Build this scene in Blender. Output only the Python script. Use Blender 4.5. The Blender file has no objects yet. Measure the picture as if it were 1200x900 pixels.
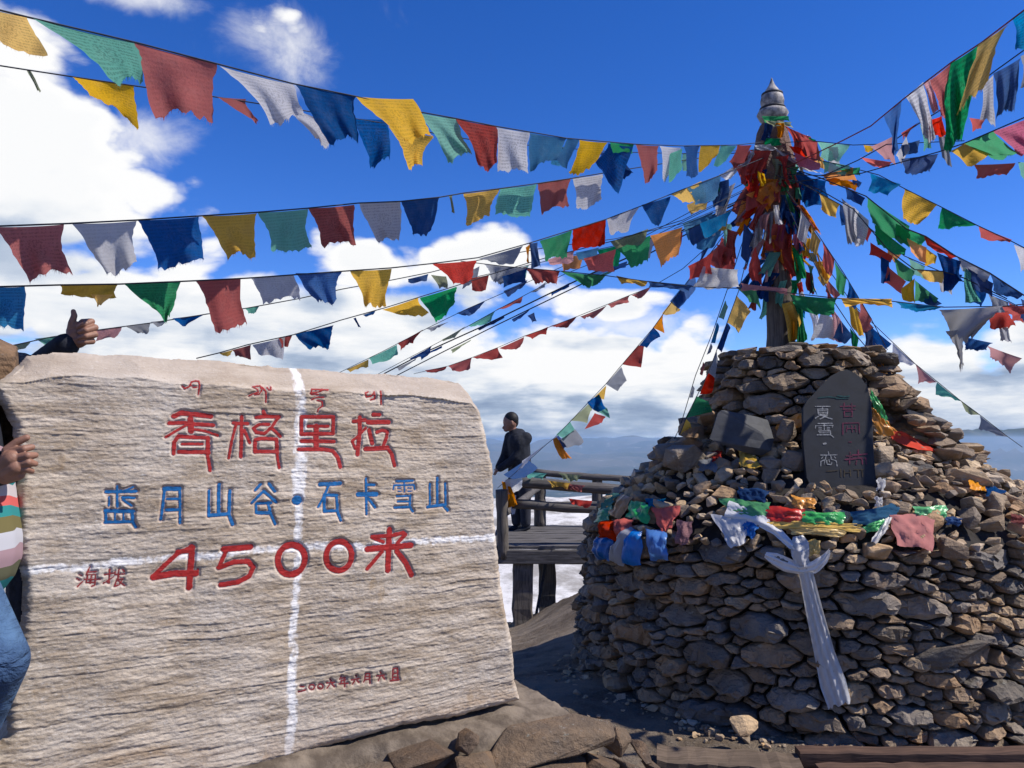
import bpy, bmesh, math, random
import numpy as np
from mathutils import Vector, Matrix, Quaternion
random.seed(7); np.random.seed(7)
R_ = math.radians
sc = bpy.context.scene
col = sc.collection

# ------------------------------------------------------------------ camera
EYE = 1.55; F = 906.0; PITCH = R_(4.1)
cam_d = bpy.data.cameras.new('camera'); cam = bpy.data.objects.new('camera', cam_d); col.objects.link(cam)
cam.location = (0, 0, EYE); cam.rotation_euler = (R_(90) + PITCH, 0, 0)
cam_d.sensor_width = 36; cam_d.lens = F / 1200 * 36; cam_d.clip_start = 0.05; cam_d.clip_end = 90000
sc.camera = cam
sc.render.resolution_x = 1024; sc.render.resolution_y = 768
cp, sp = math.cos(PITCH), math.sin(PITCH)
def ray(px, py):
    x = (px - 600) / F; y = (450 - py) / F
    Y = cp - y * sp; Z = sp + y * cp
    return Vector((x / Y, 1.0, Z / Y))
def P(px, py, d):
    r = ray(px, py); return Vector((r.x * d, d, EYE + r.z * d))

# ------------------------------------------------------------------ light, world
SUN_DIR = Vector((0.62, -0.10, 0.74)).normalized()
EL = math.asin(SUN_DIR.z); AZ = math.atan2(SUN_DIR.x, SUN_DIR.y)
sl = bpy.data.lights.new('sun', 'SUN'); sl.energy = 4.0; sl.angle = R_(0.6); sl.color = (1, 0.94, 0.85)
so = bpy.data.objects.new('sun', sl); col.objects.link(so)
so.rotation_euler = SUN_DIR.to_track_quat('Z', 'Y').to_euler()
sc.view_settings.view_transform = 'Standard'; sc.view_settings.look = 'None'
sc.view_settings.exposure = 0.55; sc.view_settings.gamma = 1
sc.cycles.max_bounces = 6; sc.cycles.volume_bounces = 0; sc.cycles.transparent_max_bounces = 8

class NT:
    """small helper around a node tree"""
    def __init__(s, nt): s.nt = nt; s.nt.nodes.clear() if False else None
    def n(s, t, **kw):
        nd = s.nt.nodes.new(t)
        for k, v in kw.items(): setattr(nd, k, v)
        return nd
    def put(s, sock, v):
        if hasattr(v, 'links') or isinstance(v, bpy.types.NodeSocket): s.nt.links.new(v, sock)
        else: sock.default_value = v
    def m(s, op, a, b=None, c=None, clamp=False):
        nd = s.n('ShaderNodeMath', operation=op, use_clamp=clamp)
        s.put(nd.inputs[0], a)
        if b is not None: s.put(nd.inputs[1], b)
        if c is not None: s.put(nd.inputs[2], c)
        return nd.outputs[0]
    def vm(s, op, a, b=None):
        nd = s.n('ShaderNodeVectorMath', operation=op); s.put(nd.inputs[0], a)
        if b is not None: s.put(nd.inputs[1], b)
        return nd.outputs[0]
    def noise(s, vec, scale, detail=5, rough=.55, dist=0, dim='3D'):
        nd = s.n('ShaderNodeTexNoise', noise_dimensions=dim)
        if vec is not None: s.put(nd.inputs['Vector'], vec)
        nd.inputs['Scale'].default_value = scale; nd.inputs['Detail'].default_value = detail
        nd.inputs['Roughness'].default_value = rough; nd.inputs['Distortion'].default_value = dist
        return nd.outputs['Fac']
    def mix(s, fac, a, b, blend='MIX'):
        nd = s.n('ShaderNodeMix', data_type='RGBA', blend_type=blend)
        s.put(nd.inputs[0], fac)
        s.put(nd.inputs[6], a if not isinstance(a, tuple) else (*a[:3], 1)); s.put(nd.inputs[7], b if not isinstance(b, tuple) else (*b[:3], 1))
        return nd.outputs[2]
    def ramp(s, fac, stops, interp='LINEAR'):
        nd = s.n('ShaderNodeValToRGB'); s.put(nd.inputs[0], fac); cr = nd.color_ramp; cr.interpolation = interp
        while len(cr.elements) < len(stops): cr.elements.new(0.5)
        for e, (p, c) in zip(cr.elements, stops):
            e.position = p; e.color = (*c, 1) if len(c) == 3 else c
        return nd.outputs[0]
    def step(s, v, lo, hi):
        nd = s.n('ShaderNodeMapRange', interpolation_type='SMOOTHSTEP'); s.put(nd.inputs[0], v)
        nd.inputs[1].default_value = lo; nd.inputs[2].default_value = hi
        return nd.outputs[0]
    def bump(s, h, strength=.5, dist=.01):
        nd = s.n('ShaderNodeBump'); s.put(nd.inputs['Height'], h)
        nd.inputs['Strength'].default_value = strength; nd.inputs['Distance'].default_value = dist
        return nd.outputs[0]

def azel(px, py):
    r = ray(px, py).normalized(); return math.atan2(r.x, r.y), math.asin(r.z)
# cloud banks: centre, half width, half height (photo pixels), weight
BLOBS = [(-15,200,185,135,1.75),(60,335,230,88,1.5),(-60,70,60,60,.5),(325,45,85,55,.62),(270,25,40,30,.42),(150,165,110,60,.40),
         (300,365,330,55,1.2),(545,305,130,45,1.35),(430,310,110,40,1.2),(400,420,420,60,1.4),(655,440,210,80,1.6),(700,360,120,40,.95),(620,490,330,60,1.35),
         (800,450,90,80,1.4),(1150,480,180,50,1.7),(1090,430,110,40,1.2),(1300,450,200,90,1.3),(-200,350,200,150,1.3),(1100,515,260,28,1.3),(300,510,400,28,1.3)]
w = bpy.data.worlds.new('World'); sc.world = w; w.cycles.sampling_method = 'MANUAL'; w.cycles.sample_map_resolution = 512; w.use_nodes = True
w.node_tree.nodes.clear()
# node group: cloud density for a direction
g = bpy.data.node_groups.new('cloud_density', 'ShaderNodeTree')
g.interface.new_socket('Vector', in_out='INPUT', socket_type='NodeSocketVector')
g.interface.new_socket('Density', in_out='OUTPUT', socket_type='NodeSocketFloat')
G = NT(g); gi = G.n('NodeGroupInput'); go = G.n('NodeGroupOutput')
sep = G.n('ShaderNodeSeparateXYZ'); g.links.new(gi.outputs[0], sep.inputs[0])
az = G.m('ARCTAN2', sep.outputs[0], sep.outputs[1]); el = G.m('ARCSINE', sep.outputs[2])
acc = None
for (bx, by, bw, bh, wt) in BLOBS:
    a0, e0 = azel(bx, by); wa = bw / F * 1.0; we = bh / F
    dx = G.m('MULTIPLY', G.m('SUBTRACT', az, a0), 1 / wa); dy = G.m('MULTIPLY', G.m('SUBTRACT', el, e0), 1 / we)
    q = G.m('ADD', G.m('MULTIPLY', dx, dx), G.m('MULTIPLY', dy, dy))
    v = G.m('MULTIPLY', G.m('EXPONENT', G.m('MULTIPLY', q, -1.1)), wt)
    acc = v if acc is None else G.m('MAXIMUM', acc, v)
# away from the view the same kind of bank rings the horizon
away = G.step(G.m('ABSOLUTE', az), 0.75, 1.2)
ring = G.m('MULTIPLY', G.m('MULTIPLY', G.step(el, 0.5, 0.02), .85), away)
acc = G.m('MAXIMUM', acc, ring)
sc3 = G.vm('MULTIPLY', gi.outputs[0], (1, 1, 1.9))
warp = G.n('ShaderNodeTexNoise'); G.put(warp.inputs['Vector'], sc3); warp.inputs['Scale'].default_value = 3.2; warp.inputs['Detail'].default_value = 2
wv = G.vm('ADD', sc3, G.vm('MULTIPLY', G.vm('SUBTRACT', warp.outputs['Color'], (.5, .5, .5)), (.10, .10, .10)))
n1 = G.noise(wv, 4.2, 9, .56)
def puff(scale):
    vo = G.n('ShaderNodeTexVoronoi', feature='F1'); G.put(vo.inputs['Vector'], wv); vo.inputs['Scale'].default_value = scale
    vo.inputs['Detail'].default_value = 2; vo.inputs['Roughness'].default_value = .5
    return G.m('SUBTRACT', .5, vo.outputs['Distance'])
den = G.m('ADD', acc, G.m('ADD', G.m('MULTIPLY', G.m('SUBTRACT', n1, .5), 1.9), G.m('MULTIPLY', puff(10), .62)))
g.links.new(den, go.inputs[0])

W = NT(w.node_tree)
tc = W.n('ShaderNodeTexCoord')
dirv = W.vm('NORMALIZE', tc.outputs['Generated'])
def gcall(v):
    nd = W.n('ShaderNodeGroup'); nd.node_tree = g; W.put(nd.inputs[0], v); return nd.outputs[0]
d0 = gcall(dirv)
d1 = gcall(W.vm('NORMALIZE', W.vm('ADD', dirv, tuple(SUN_DIR * 0.075))))
mask = W.step(d0, .36, .64)
sepw = W.n('ShaderNodeSeparateXYZ'); W.put(sepw.inputs[0], dirv)
lit = W.step(W.m('SUBTRACT', d0, d1), -.45, .40)
thin = W.step(d0, .95, .45)
low = W.step(sepw.outputs[2], .26, .02)                       # seen from below near the horizon: grey bases
n5 = W.noise(W.vm('MULTIPLY', dirv, (1, 1, 5.5)), 4.5, 8, .6)
azw = W.m('ARCTAN2', sepw.outputs[0], sepw.outputs[1]); elw = W.m('ARCSINE', sepw.outputs[2])
def wblob(px, py, bw, bh):
    a0, e0 = azel(px, py); dx = W.m('MULTIPLY', W.m('SUBTRACT', azw, a0), F / bw); dy = W.m('MULTIPLY', W.m('SUBTRACT', elw, e0), F / bh)
    return W.m('EXPONENT', W.m('MULTIPLY', W.m('ADD', W.m('MULTIPLY', dx, dx), W.m('MULTIPLY', dy, dy)), -1.0))
wb = W.m('MAXIMUM', wblob(325, 55, 85, 48), W.m('MAXIMUM', wblob(160, 165, 60, 40), W.m('MAXIMUM', wblob(170, -8, 80, 22), wblob(740, 385, 110, 50))))
wisp = W.noise(W.vm('MULTIPLY', W.vm('ADD', dirv, (.3, 1.1, .2)), (1, 1, 1.2)), 9, 9, .62, .6)
wm = W.m('MULTIPLY', W.step(W.m('ADD', W.m('MULTIPLY', wb, .47), W.m('MULTIPLY', wisp, .9)), .62, 1.05), .85)
mask = W.m('MAXIMUM', mask, wm)
br = W.m('ADD', W.m('MULTIPLY', lit, .52), W.m('MULTIPLY', thin, .16))
br = W.m('ADD', br, W.m('ADD', .34, W.m('MULTIPLY', W.m('SUBTRACT', n5, .5), W.m('MULTIPLY', low, 2.9))))
br = W.m('SUBTRACT', br, W.m('MULTIPLY', low, .22))
ccol = W.ramp(br, [(.0, (.24, .32, .47)), (.3, (.40, .49, .64)), (.52, (.62, .69, .80)), (.72, (.84, .87, .91)), (.9, (.98, .98, .98))])
# horizon haze lifts and pales the lowest clouds
sky = W.n('ShaderNodeTexSky'); sky.sky_type = 'NISHITA'; sky.sun_disc = False
sky.sun_elevation = EL; sky.sun_rotation = AZ; sky.altitude = 3500; sky.air_density = 1.0; sky.dust_density = .25; sky.ozone_density = 2.2
hs = W.n('ShaderNodeHueSaturation'); hs.inputs['Saturation'].default_value = 1.34; hs.inputs['Value'].default_value = 1.0; hs.inputs['Hue'].default_value = .517
W.put(hs.inputs['Color'], sky.outputs[0])
b1 = W.n('ShaderNodeBackground'); W.put(b1.inputs[0], hs.outputs[0]); b1.inputs[1].default_value = .135
b2 = W.n('ShaderNodeBackground'); W.put(b2.inputs[0], ccol); b2.inputs[1].default_value = .70
mx = W.n('ShaderNodeMixShader'); W.put(mx.inputs[0], mask); W.put(mx.inputs[1], b1.outputs[0]); W.put(mx.inputs[2], b2.outputs[0])
wo = W.n('ShaderNodeOutputWorld'); W.put(wo.inputs[0], mx.outputs[0])

# ------------------------------------------------------------------ object helpers
def tag(o, label=None, cat=None, group=None, kind=None):
    if label: o['label'] = label
    if cat: o['category'] = cat
    if group: o['group'] = group
    if kind: o['kind'] = kind
    return o
def empty(name, loc=(0, 0, 0), **kw):
    o = bpy.data.objects.new(name, None); o.empty_display_size = .1; o.location = loc; col.objects.link(o); return tag(o, **kw)
def link(name, me, mat=None, parent=None, smooth=False, **kw):
    if mat is not None and not me.materials: me.materials.append(mat)
    o = bpy.data.objects.new(name, me); col.objects.link(o)
    if parent is not None:
        o.parent = parent; o.matrix_parent_inverse = Matrix.Translation(parent.location).inverted() if parent.type == 'EMPTY' and parent.parent is None else Matrix.Identity(4)
    if smooth: me.polygons.foreach_set('use_smooth', [True] * len(me.polygons))
    return tag(o, **kw)
def mesh(name, vs, fs):
    me = bpy.data.meshes.new(name); me.from_pydata([tuple(v) for v in vs], [], fs); me.update(); return me
def bm_mesh(name, bm):
    me = bpy.data.meshes.new(name); bm.normal_update(); bm.to_mesh(me); bm.free(); return me
def grid_mesh(name, X, Y, Z, keep=None):
    """arrays (ny,nx) -> mesh; keep: mask on quads"""
    ny, nx = X.shape
    co = np.stack([X, Y, Z], -1).reshape(-1, 3)
    idx = np.arange(ny * nx).reshape(ny, nx)
    q = np.stack([idx[:-1, :-1], idx[:-1, 1:], idx[1:, 1:], idx[1:, :-1]], -1)
    q = q[keep] if keep is not None else q.reshape(-1, 4)
    used = np.unique(q); rem = np.full(ny * nx, -1); rem[used] = np.arange(len(used)); q = rem[q]; co = co[used]
    me = bpy.data.meshes.new(name); me.vertices.add(len(co)); me.vertices.foreach_set('co', co.astype(np.float32).ravel())
    me.loops.add(q.size); me.loops.foreach_set('vertex_index', q.astype(np.int32).ravel())
    me.polygons.add(len(q)); me.polygons.foreach_set('loop_start', np.arange(0, q.size, 4, dtype=np.int32))
    me.update(calc_edges=True); me.validate()
    return me, used

def vnoise(x, y, seed=0):
    xi = np.floor(x).astype(np.int64); yi = np.floor(y).astype(np.int64); xf = x - xi; yf = y - yi
    def h(a, b):
        n = (a * 374761393 + b * 668265263 + seed * 1442695) & 0xffffffff
        n = ((n ^ (n >> 13)) * 1274126177) & 0xffffffff
        return ((n ^ (n >> 16)) & 0xffff) / 65535.0
    u = xf * xf * (3 - 2 * xf); v = yf * yf * (3 - 2 * yf)
    return (h(xi, yi) * (1 - u) + h(xi + 1, yi) * u) * (1 - v) + (h(xi, yi + 1) * (1 - u) + h(xi + 1, yi + 1) * u) * v
def fbm(x, y, oct=4, seed=0, rough=.5):
    x = np.asarray(x, float); y = np.asarray(y, float); t = 0; a = 1; s = 0
    for i in range(oct):
        t = t + a * vnoise(x * 2 ** i + 17.3 * i, y * 2 ** i + 9.1 * i, seed + i); s += a; a *= rough
    return t / s

def tube(bm, pts, r, n=6, cap=True, up=Vector((0, 0, 1))):
    rings = []
    N = len(pts); rr = r if isinstance(r, (list, tuple)) else [r] * N
    for i, p in enumerate(pts):
        t = (pts[min(i + 1, N - 1)] - pts[max(i - 1, 0)]).normalized()
        a = t.cross(up)
        if a.length < 1e-3: a = t.cross(Vector((1, 0, 0)))
        a.normalize(); b = a.cross(t)
        rings.append([bm.verts.new(p + (a * math.cos(k * 2 * math.pi / n) + b * math.sin(k * 2 * math.pi / n)) * rr[i]) for k in range(n)])
    for i in range(N - 1):
        for k in range(n):
            bm.faces.new((rings[i][k], rings[i][(k + 1) % n], rings[i + 1][(k + 1) % n], rings[i + 1][k]))
    if cap: bm.faces.new(rings[0]); bm.faces.new(rings[-1][::-1])
    return rings
def lathe(bm, prof, n=16, loc=Vector((0, 0, 0)), jit=0):
    rings = []
    for (r, z) in prof:
        rings.append([bm.verts.new(loc + Vector((r * math.cos(k * 2 * math.pi / n) * (1 + random.uniform(-jit, jit)), r * math.sin(k * 2 * math.pi / n) * (1 + random.uniform(-jit, jit)), z))) for k in range(n)])
    for i in range(len(rings) - 1):
        for k in range(n): bm.faces.new((rings[i][k], rings[i][(k + 1) % n], rings[i + 1][(k + 1) % n], rings[i + 1][k]))
    bm.faces.new(rings[0][::-1]); bm.faces.new(rings[-1])
def plank(name, a, b, wd, th, mat, parent=None, up=Vector((0, 0, 1)), rough=.004, seg=10, **kw):
    """weathered timber between two points, slightly uneven"""
    bm = bmesh.new(); t = (b - a); L = t.length; t.normalize(); s = t.cross(up).normalized(); u2 = s.cross(t)
    rings = []
    prof = [(-1, -.86), (-.86, -1), (.86, -1), (1, -.86), (1, .86), (.86, 1), (-.86, 1), (-1, .86)]
    for i in range(seg + 1):
        p = a + t * (L * i / seg); j = Vector([random.uniform(-rough, rough) for _ in range(3)])
        rings.append([bm.verts.new(p + j + s * (x * wd / 2 + random.uniform(-rough, rough) * .6) + u2 * (y * th / 2 + random.uniform(-rough, rough) * .6)) for x, y in prof])
    for i in range(seg):
        for k in range(8): bm.faces.new((rings[i][k], rings[i][(k + 1) % 8], rings[i + 1][(k + 1) % 8], rings[i + 1][k]))
    bm.faces.new(rings[0]); bm.faces.new(rings[-1][::-1]); bmesh.ops.recalc_face_normals(bm, faces=bm.faces)
    return link(name, bm_mesh(name, bm), mat, parent, **kw)

# ------------------------------------------------------------------ materials
def mat(name, rough=.85, spec=.25):
    m = bpy.data.materials.new(name); m.use_nodes = True; nt = m.node_tree; N = NT(nt)
    b = nt.nodes['Principled BSDF']; b.inputs['Roughness'].default_value = rough; b.inputs['Specular IOR Level'].default_value = spec
    return m, N, b
def rock_mat(name, stops, sc_=1.0):
    m, N, b = mat(name, .8, .3)
    tc = N.n('ShaderNodeTexCoord'); geo = N.n('ShaderNodeNewGeometry'); oi = N.n('ShaderNodeObjectInfo'); at = N.n('ShaderNodeAttribute', attribute_name='tint')
    pos = geo.outputs['Position']
    rnd = N.m('FRACT', N.m('ADD', oi.outputs['Random'], at.outputs['Fac']))
    base = N.ramp(rnd, [(p_, (c_[0] * 1.42, c_[1] * 1.20, c_[2] * .97)) for p_, c_ in stops], 'LINEAR')
    off = N.vm('ADD', pos, N.vm('MULTIPLY', N.n('ShaderNodeCombineXYZ').outputs[0], (0, 0, 0)))
    n1 = N.noise(off, 9 * sc_, 8, .65); n2 = N.noise(off, 45 * sc_, 6, .7); n3 = N.noise(off, 4 * sc_, 4, .6, 1.0)
    c = N.mix(N.step(n1, .35, .7), N.mix(.45, base, (.045, .043, .042)), base)
    c = N.mix(N.m('MULTIPLY', N.step(n3, .56, .72), .55), c, (.23, .13, .06))
    c = N.mix(N.m('MULTIPLY', N.step(n2, .58, .75), .5), c, (.36, .34, .31))
    c = N.mix(N.m('MULTIPLY', N.step(N.noise(off, 14 * sc_, 5, .7), .63, .7), .6), c, (.33, .34, .29))
    N.put(b.inputs['Base Color'], c)
    wav = N.n('ShaderNodeTexWave', wave_type='BANDS', bands_direction='Z'); N.put(wav.inputs['Vector'], off); wav.inputs['Scale'].default_value = 14; wav.inputs['Distortion'].default_value = 9; wav.inputs['Detail'].default_value = 4
    h = N.m('ADD', N.m('MULTIPLY', n1, .9), N.m('ADD', N.m('MULTIPLY', n2, .5), N.m('MULTIPLY', wav.outputs['Fac'], .07)))
    N.put(b.inputs['Normal'], N.bump(h, .9, .03))
    return m
SLATE = [(0, (.085, .088, .095)), (.14, (.17, .172, .178)), (.28, (.11, .108, .105)), (.40, (.22, .185, .14)), (.5, (.13, .13, .135)), (.62, (.26, .25, .235)), (.72, (.30, .21, .125)), (.8, (.13, .12, .11)), (.9, (.20, .15, .10)), (1, (.38, .33, .25))]
WARM = [(0, (.26, .24, .21)), (.18, (.44, .37, .27)), (.35, (.18, .165, .15)), (.5, (.52, .42, .28)), (.62, (.30, .20, .12)), (.75, (.44, .41, .36)), (.88, (.34, .29, .21)), (1, (.58, .52, .42))]
M_SLATE = rock_mat('slate_rock', SLATE); M_WARM = rock_mat('rubble_rock', WARM)
M_MID = rock_mat('brown_slate_rock', [(0, (.12, .115, .11)), (.2, (.26, .21, .155)), (.4, (.17, .16, .15)), (.6, (.32, .235, .15)), (.8, (.21, .20, .19)), (1, (.38, .31, .22))])

def cloth_mat(name, c, printed=True, trans=.56, rough=.9, plastic=False):
    m = bpy.data.materials.new(name); m.use_nodes = True; nt = m.node_tree; nt.nodes.clear(); N = NT(nt)
    uv = N.n('ShaderNodeUVMap'); oi = N.n('ShaderNodeObjectInfo'); geo = N.n('ShaderNodeNewGeometry')
    sx = N.n('ShaderNodeSeparateXYZ'); N.put(sx.inputs[0], uv.outputs[0])
    hv = N.n('ShaderNodeHueSaturation'); hv.inputs['Color'].default_value = (*c, 1)
    N.put(hv.inputs['Value'], N.m('ADD', .70, N.m('MULTIPLY', oi.outputs['Random'], .4)))
    N.put(hv.inputs['Saturation'], N.m('ADD', .82, N.m('MULTIPLY', N.m('FRACT', N.m('MULTIPLY', oi.outputs['Random'], 7.3)), .25)))
    n = N.noise(geo.outputs['Position'], 22, 5, .6)
    colr = N.mix(N.m('MULTIPLY', N.step(n, .4, .75), .3), hv.outputs[0], N.mix(.25, hv.outputs[0], (.35, .33, .3)))
    if printed:
        v = N.m('MULTIPLY', sx.outputs[1], 13.0)
        row = N.step(N.m('ABSOLUTE', N.m('SUBTRACT', N.m('FRACT', v), .5)), .16, .26)
        cmb = N.n('ShaderNodeCombineXYZ'); N.put(cmb.inputs[0], N.m('MULTIPLY', sx.outputs[0], 60)); N.put(cmb.inputs[1], N.m('MULTIPLY', N.m('FLOOR', v), 5.7)); N.put(cmb.inputs[2], N.m('MULTIPLY', oi.outputs['Random'], 50))
        ink = N.m('MULTIPLY', row, N.step(N.noise(cmb.outputs[0], 1.0, 2, .6), .42, .58))
        # a block print in the middle of the cloth
        dx = N.m('SUBTRACT', sx.outputs[0], .5); dy = N.m('SUBTRACT', sx.outputs[1], .5)
        rr = N.m('SQRT', N.m('ADD', N.m('MULTIPLY', dx, dx), N.m('MULTIPLY', dy, dy)))
        blk = N.m('MULTIPLY', N.step(rr, .24, .2), N.step(N.noise(N.vm('MULTIPLY', uv.outputs[0], (24, 24, 24)), 1, 4, .6), .44, .6))
        inside = N.m('MULTIPLY', N.step(N.m('ABSOLUTE', dx), .47, .43), N.step(N.m('ABSOLUTE', dy), .46, .42))
        ink = N.m('MULTIPLY', inside, N.m('MAXIMUM', N.m('MULTIPLY', ink, N.step(rr, .22, .26)), blk))
        amount = N.m('ADD', .14, N.m('MULTIPLY', N.m('FRACT', N.m('MULTIPLY', oi.outputs['Random'], 3.7)), .5))
        colr = N.mix(N.m('MULTIPLY', ink, amount), colr, N.mix(.8, colr, (.01, .01, .015)))
    wv = N.noise(geo.outputs['Position'], 420, 2, .5)
    bp = N.bump(N.m('ADD', N.m('MULTIPLY', wv, .15), N.noise(geo.outputs['Position'], 40, 4, .6)), .45, .008)
    if plastic:
        p = N.n('ShaderNodeBsdfPrincipled'); N.put(p.inputs['Base Color'], colr); p.inputs['Roughness'].default_value = .28; N.put(p.inputs['Normal'], bp); d = p.outputs[0]
    else:
        dd = N.n('ShaderNodeBsdfDiffuse'); N.put(dd.inputs[0], colr); N.put(dd.inputs['Normal'], bp); d = dd.outputs[0]
    t = N.n('ShaderNodeBsdfTranslucent'); N.put(t.inputs[0], colr); N.put(t.inputs['Normal'], bp)
    ms = N.n('ShaderNodeMixShader'); ms.inputs[0].default_value = trans; N.put(ms.inputs[1], d); N.put(ms.inputs[2], t.outputs[0])
    o = N.n('ShaderNodeOutputMaterial'); N.put(o.inputs[0], ms.outputs[0]); return m
CL = {'r': (.40, .075, .065), 'R': (.62, .04, .025), 'w': (.56, .56, .60), 'W': (.8, .8, .82), 'b': (.004, .085, .30), 'c': (.015, .21, .44), 'd': (.012, .055, .20),
      'y': (.80, .47, .05), 'g': (.15, .46, .36), 'G': (.02, .30, .11), 'o': (.80, .27, .02), 'p': (.62, .30, .31), 'm': (.45, .08, .16), 'e': (.30, .34, .20), 's': (.30, .32, .36)}
CM = {k: cloth_mat('cloth_' + n, CL[k]) for k, n in dict(r='faded_red', R='bright_red', w='off_white', W='white', b='blue', c='sky_blue', d='navy', y='yellow', g='teal', G='green', o='orange', p='pink', m='magenta', e='olive', s='grey').items()}
def simple(name, c, rough=.8, nscale=20, amp=.35, bumpd=.004, c2=None, stretch=(1, 1, 1), metal=0, spec=.3):
    m, N, b = mat(name, rough, spec); geo = N.n('ShaderNodeNewGeometry')
    p = N.vm('MULTIPLY', geo.outputs['Position'], stretch)
    n = N.noise(p, nscale, 7, .62)
    N.put(b.inputs['Base Color'], N.mix(N.step(n, .35, .68), c, c2 if c2 else tuple(x * (1 - amp) for x in c)))
    b.inputs['Metallic'].default_value = metal
    N.put(b.inputs['Normal'], N.bump(n, .6, bumpd)); return m
M_CORD = simple('dark_cord', (.04, .045, .06), .9)
def wood_mat(name, c, c2, axis):
    m, N, b = mat(name, .85, .25); geo = N.n('ShaderNodeNewGeometry')
    st = [1, 1, 1]; st[axis] = .06
    p = N.vm('MULTIPLY', geo.outputs['Position'], tuple(st))
    n = N.noise(p, 60, 6, .65, .4); n2 = N.noise(geo.outputs['Position'], 5, 4, .6)
    cc = N.mix(N.step(n, .38, .66), c, c2); cc = N.mix(N.m('MULTIPLY', N.step(n2, .45, .7), .5), cc, tuple(x * .5 for x in c))
    N.put(b.inputs['Base Color'], cc); N.put(b.inputs['Normal'], N.bump(n, .8, .006)); return m
M_WX = wood_mat('weathered_timber_lengthwise', (.13, .12, .115), (.055, .05, .046), 0)
M_WZ = wood_mat('weathered_timber_upright', (.15, .13, .11), (.06, .052, .045), 2)
M_WB = wood_mat('reddish_brown_timber', (.115, .066, .045), (.06, .035, .026), 0)
M_SKIN = simple('skin', (.27, .135, .088), .55, 35, .25, .002, spec=.4)
M_BLACK = simple('black_jacket_fabric', (.017, .020, .030), .85, 26, .5, .012)
M_HAIR = simple('black_hair', (.012, .011, .011), .6, 90, .4, .004)
def jeans():
    m, N, b = mat('blue_denim', .9, .15); geo = N.n('ShaderNodeNewGeometry')
    n = N.noise(geo.outputs['Position'], 7, 6, .6); n2 = N.noise(geo.outputs['Position'], 300, 2, .5)
    c = N.mix(N.step(n, .35, .7), (.018, .045, .11), (.07, .14, .25)); c = N.mix(N.m('MULTIPLY', n2, .25), c, (.14, .2, .3))
    N.put(b.inputs['Base Color'], c); N.put(b.inputs['Normal'], N.bump(N.m('ADD', N.noise(N.vm('MULTIPLY', geo.outputs['Position'], (1, 1, 2.2)), 9, 4, .55, 1.2), N.m('MULTIPLY', n2, .06)), .8, .04)); return m
M_JEANS = jeans()

# ------------------------------------------------------------------ ground, far terrain
def ground_z(X, Y):
    X = np.asarray(X, float); Y = np.asarray(Y, float)
    w_ = np.clip((1.35 - X) / 1.5, 0, 1); w_ = w_ * w_ * (3 - 2 * w_)
    near = -.165 * np.maximum(0, Y - 5.0) * w_
    edge = 10.6 - 1.9 * np.clip(X, -1, 2.0)
    edge = np.maximum(edge, 7.9)
    drop = np.maximum(0, Y - edge)
    z = near - .34 * drop
    z = np.maximum(z, -30 - .003 * Y + 6 * (fbm(X / 90, Y / 90, 4, 5) - .5) * np.clip((Y - 60) / 60, 0, 1))
    # beyond the plateau the land falls into the valley
    z = z - .30 * np.maximum(0, Y - 480 - 60 * (fbm(X / 120, Y * 0 + 1, 3, 9) - .5)) 
    z = np.maximum(z, -900 + 0 * Y)
    fall = np.clip((X - 10 - .62 * Y) / 40, 0, 1) * np.clip((Y - 8) / 10, 0, 1)      # right-hand shoulder drops sooner
    z = z - fall * np.minimum(120, .18 * np.maximum(0, Y - 8))
    return z
def near_relief(X, Y):
    m_ = np.clip((40 - np.hypot(X, Y)) / 20, 0, 1)
    return ((fbm(X * 1.1, Y * 1.1, 4, 3) - .5) * .07 + (fbm(X * 7, Y * 9, 4, 4, .6) - .5) * .04) * m_
ys = np.concatenate([np.linspace(-40, -2, 12), np.linspace(-1.5, 12, 300), 12 + np.geomspace(.1, 40000, 170)])
xs = np.concatenate([-np.geomspace(20000, 3.2, 60), np.linspace(-3, 6, 240), np.geomspace(6.2, 20000, 60)])
XX, YY = np.meshgrid(xs, ys)
ZZ = ground_z(XX, YY) + near_relief(XX, YY) + np.clip((YY - 60) / 200, 0, 1) * (fbm(XX / 25, YY / 25, 4, 21) - .5) * 3
gm, _ = grid_mesh('ground', XX, YY, ZZ)
def ground_mat():
    m, N, b = mat('trodden_earth_and_pale_rock', .92, .2); geo = N.n('ShaderNodeNewGeometry'); p = geo.outputs['Position']
    s = N.n('ShaderNodeSeparateXYZ'); N.put(s.inputs[0], p)
    n1 = N.noise(p, 1.6, 8, .65, .5); n2 = N.noise(p, 14, 7, .7); n3 = N.noise(p, 70, 4, .7)
    c = N.mix(N.step(n1, .35, .65), (.11, .082, .058), (.24, .19, .14))
    c = N.mix(N.m('MULTIPLY', N.step(n2, .45, .7), .7), c, (.19, .16, .13)); c = N.mix(N.m('MULTIPLY', N.step(n3, .55, .72), .6), c, (.30, .25, .19))
    f1 = N.noise(N.vm('MULTIPLY', p, (1, .5, 1)), .05, 9, .68); 
    fc = N.mix(N.step(f1, .40, .56), (.30, .28, .25), (.66, .64, .61))
    fc = N.mix(N.m('MULTIPLY', N.step(N.noise(p, .4, 6, .7), .52, .66), .5), fc, (.22, .21, .19))
    c = N.mix(N.step(s.outputs[1], 16, 40), c, fc)
    c = N.mix(N.step(s.outputs[1], 600, 1200), c, (.05, .07, .045))
    N.put(b.inputs['Base Color'], c)
    N.put(b.inputs['Normal'], N.bump(N.m('ADD', n2, N.m('ADD', N.m('MULTIPLY', n3, .6), N.m('MULTIPLY', N.noise(p, 5, 6, .65), 1.2))), .9, .035)); return m
link('ground', gm, ground_mat(), smooth=True, kind='structure')
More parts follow.
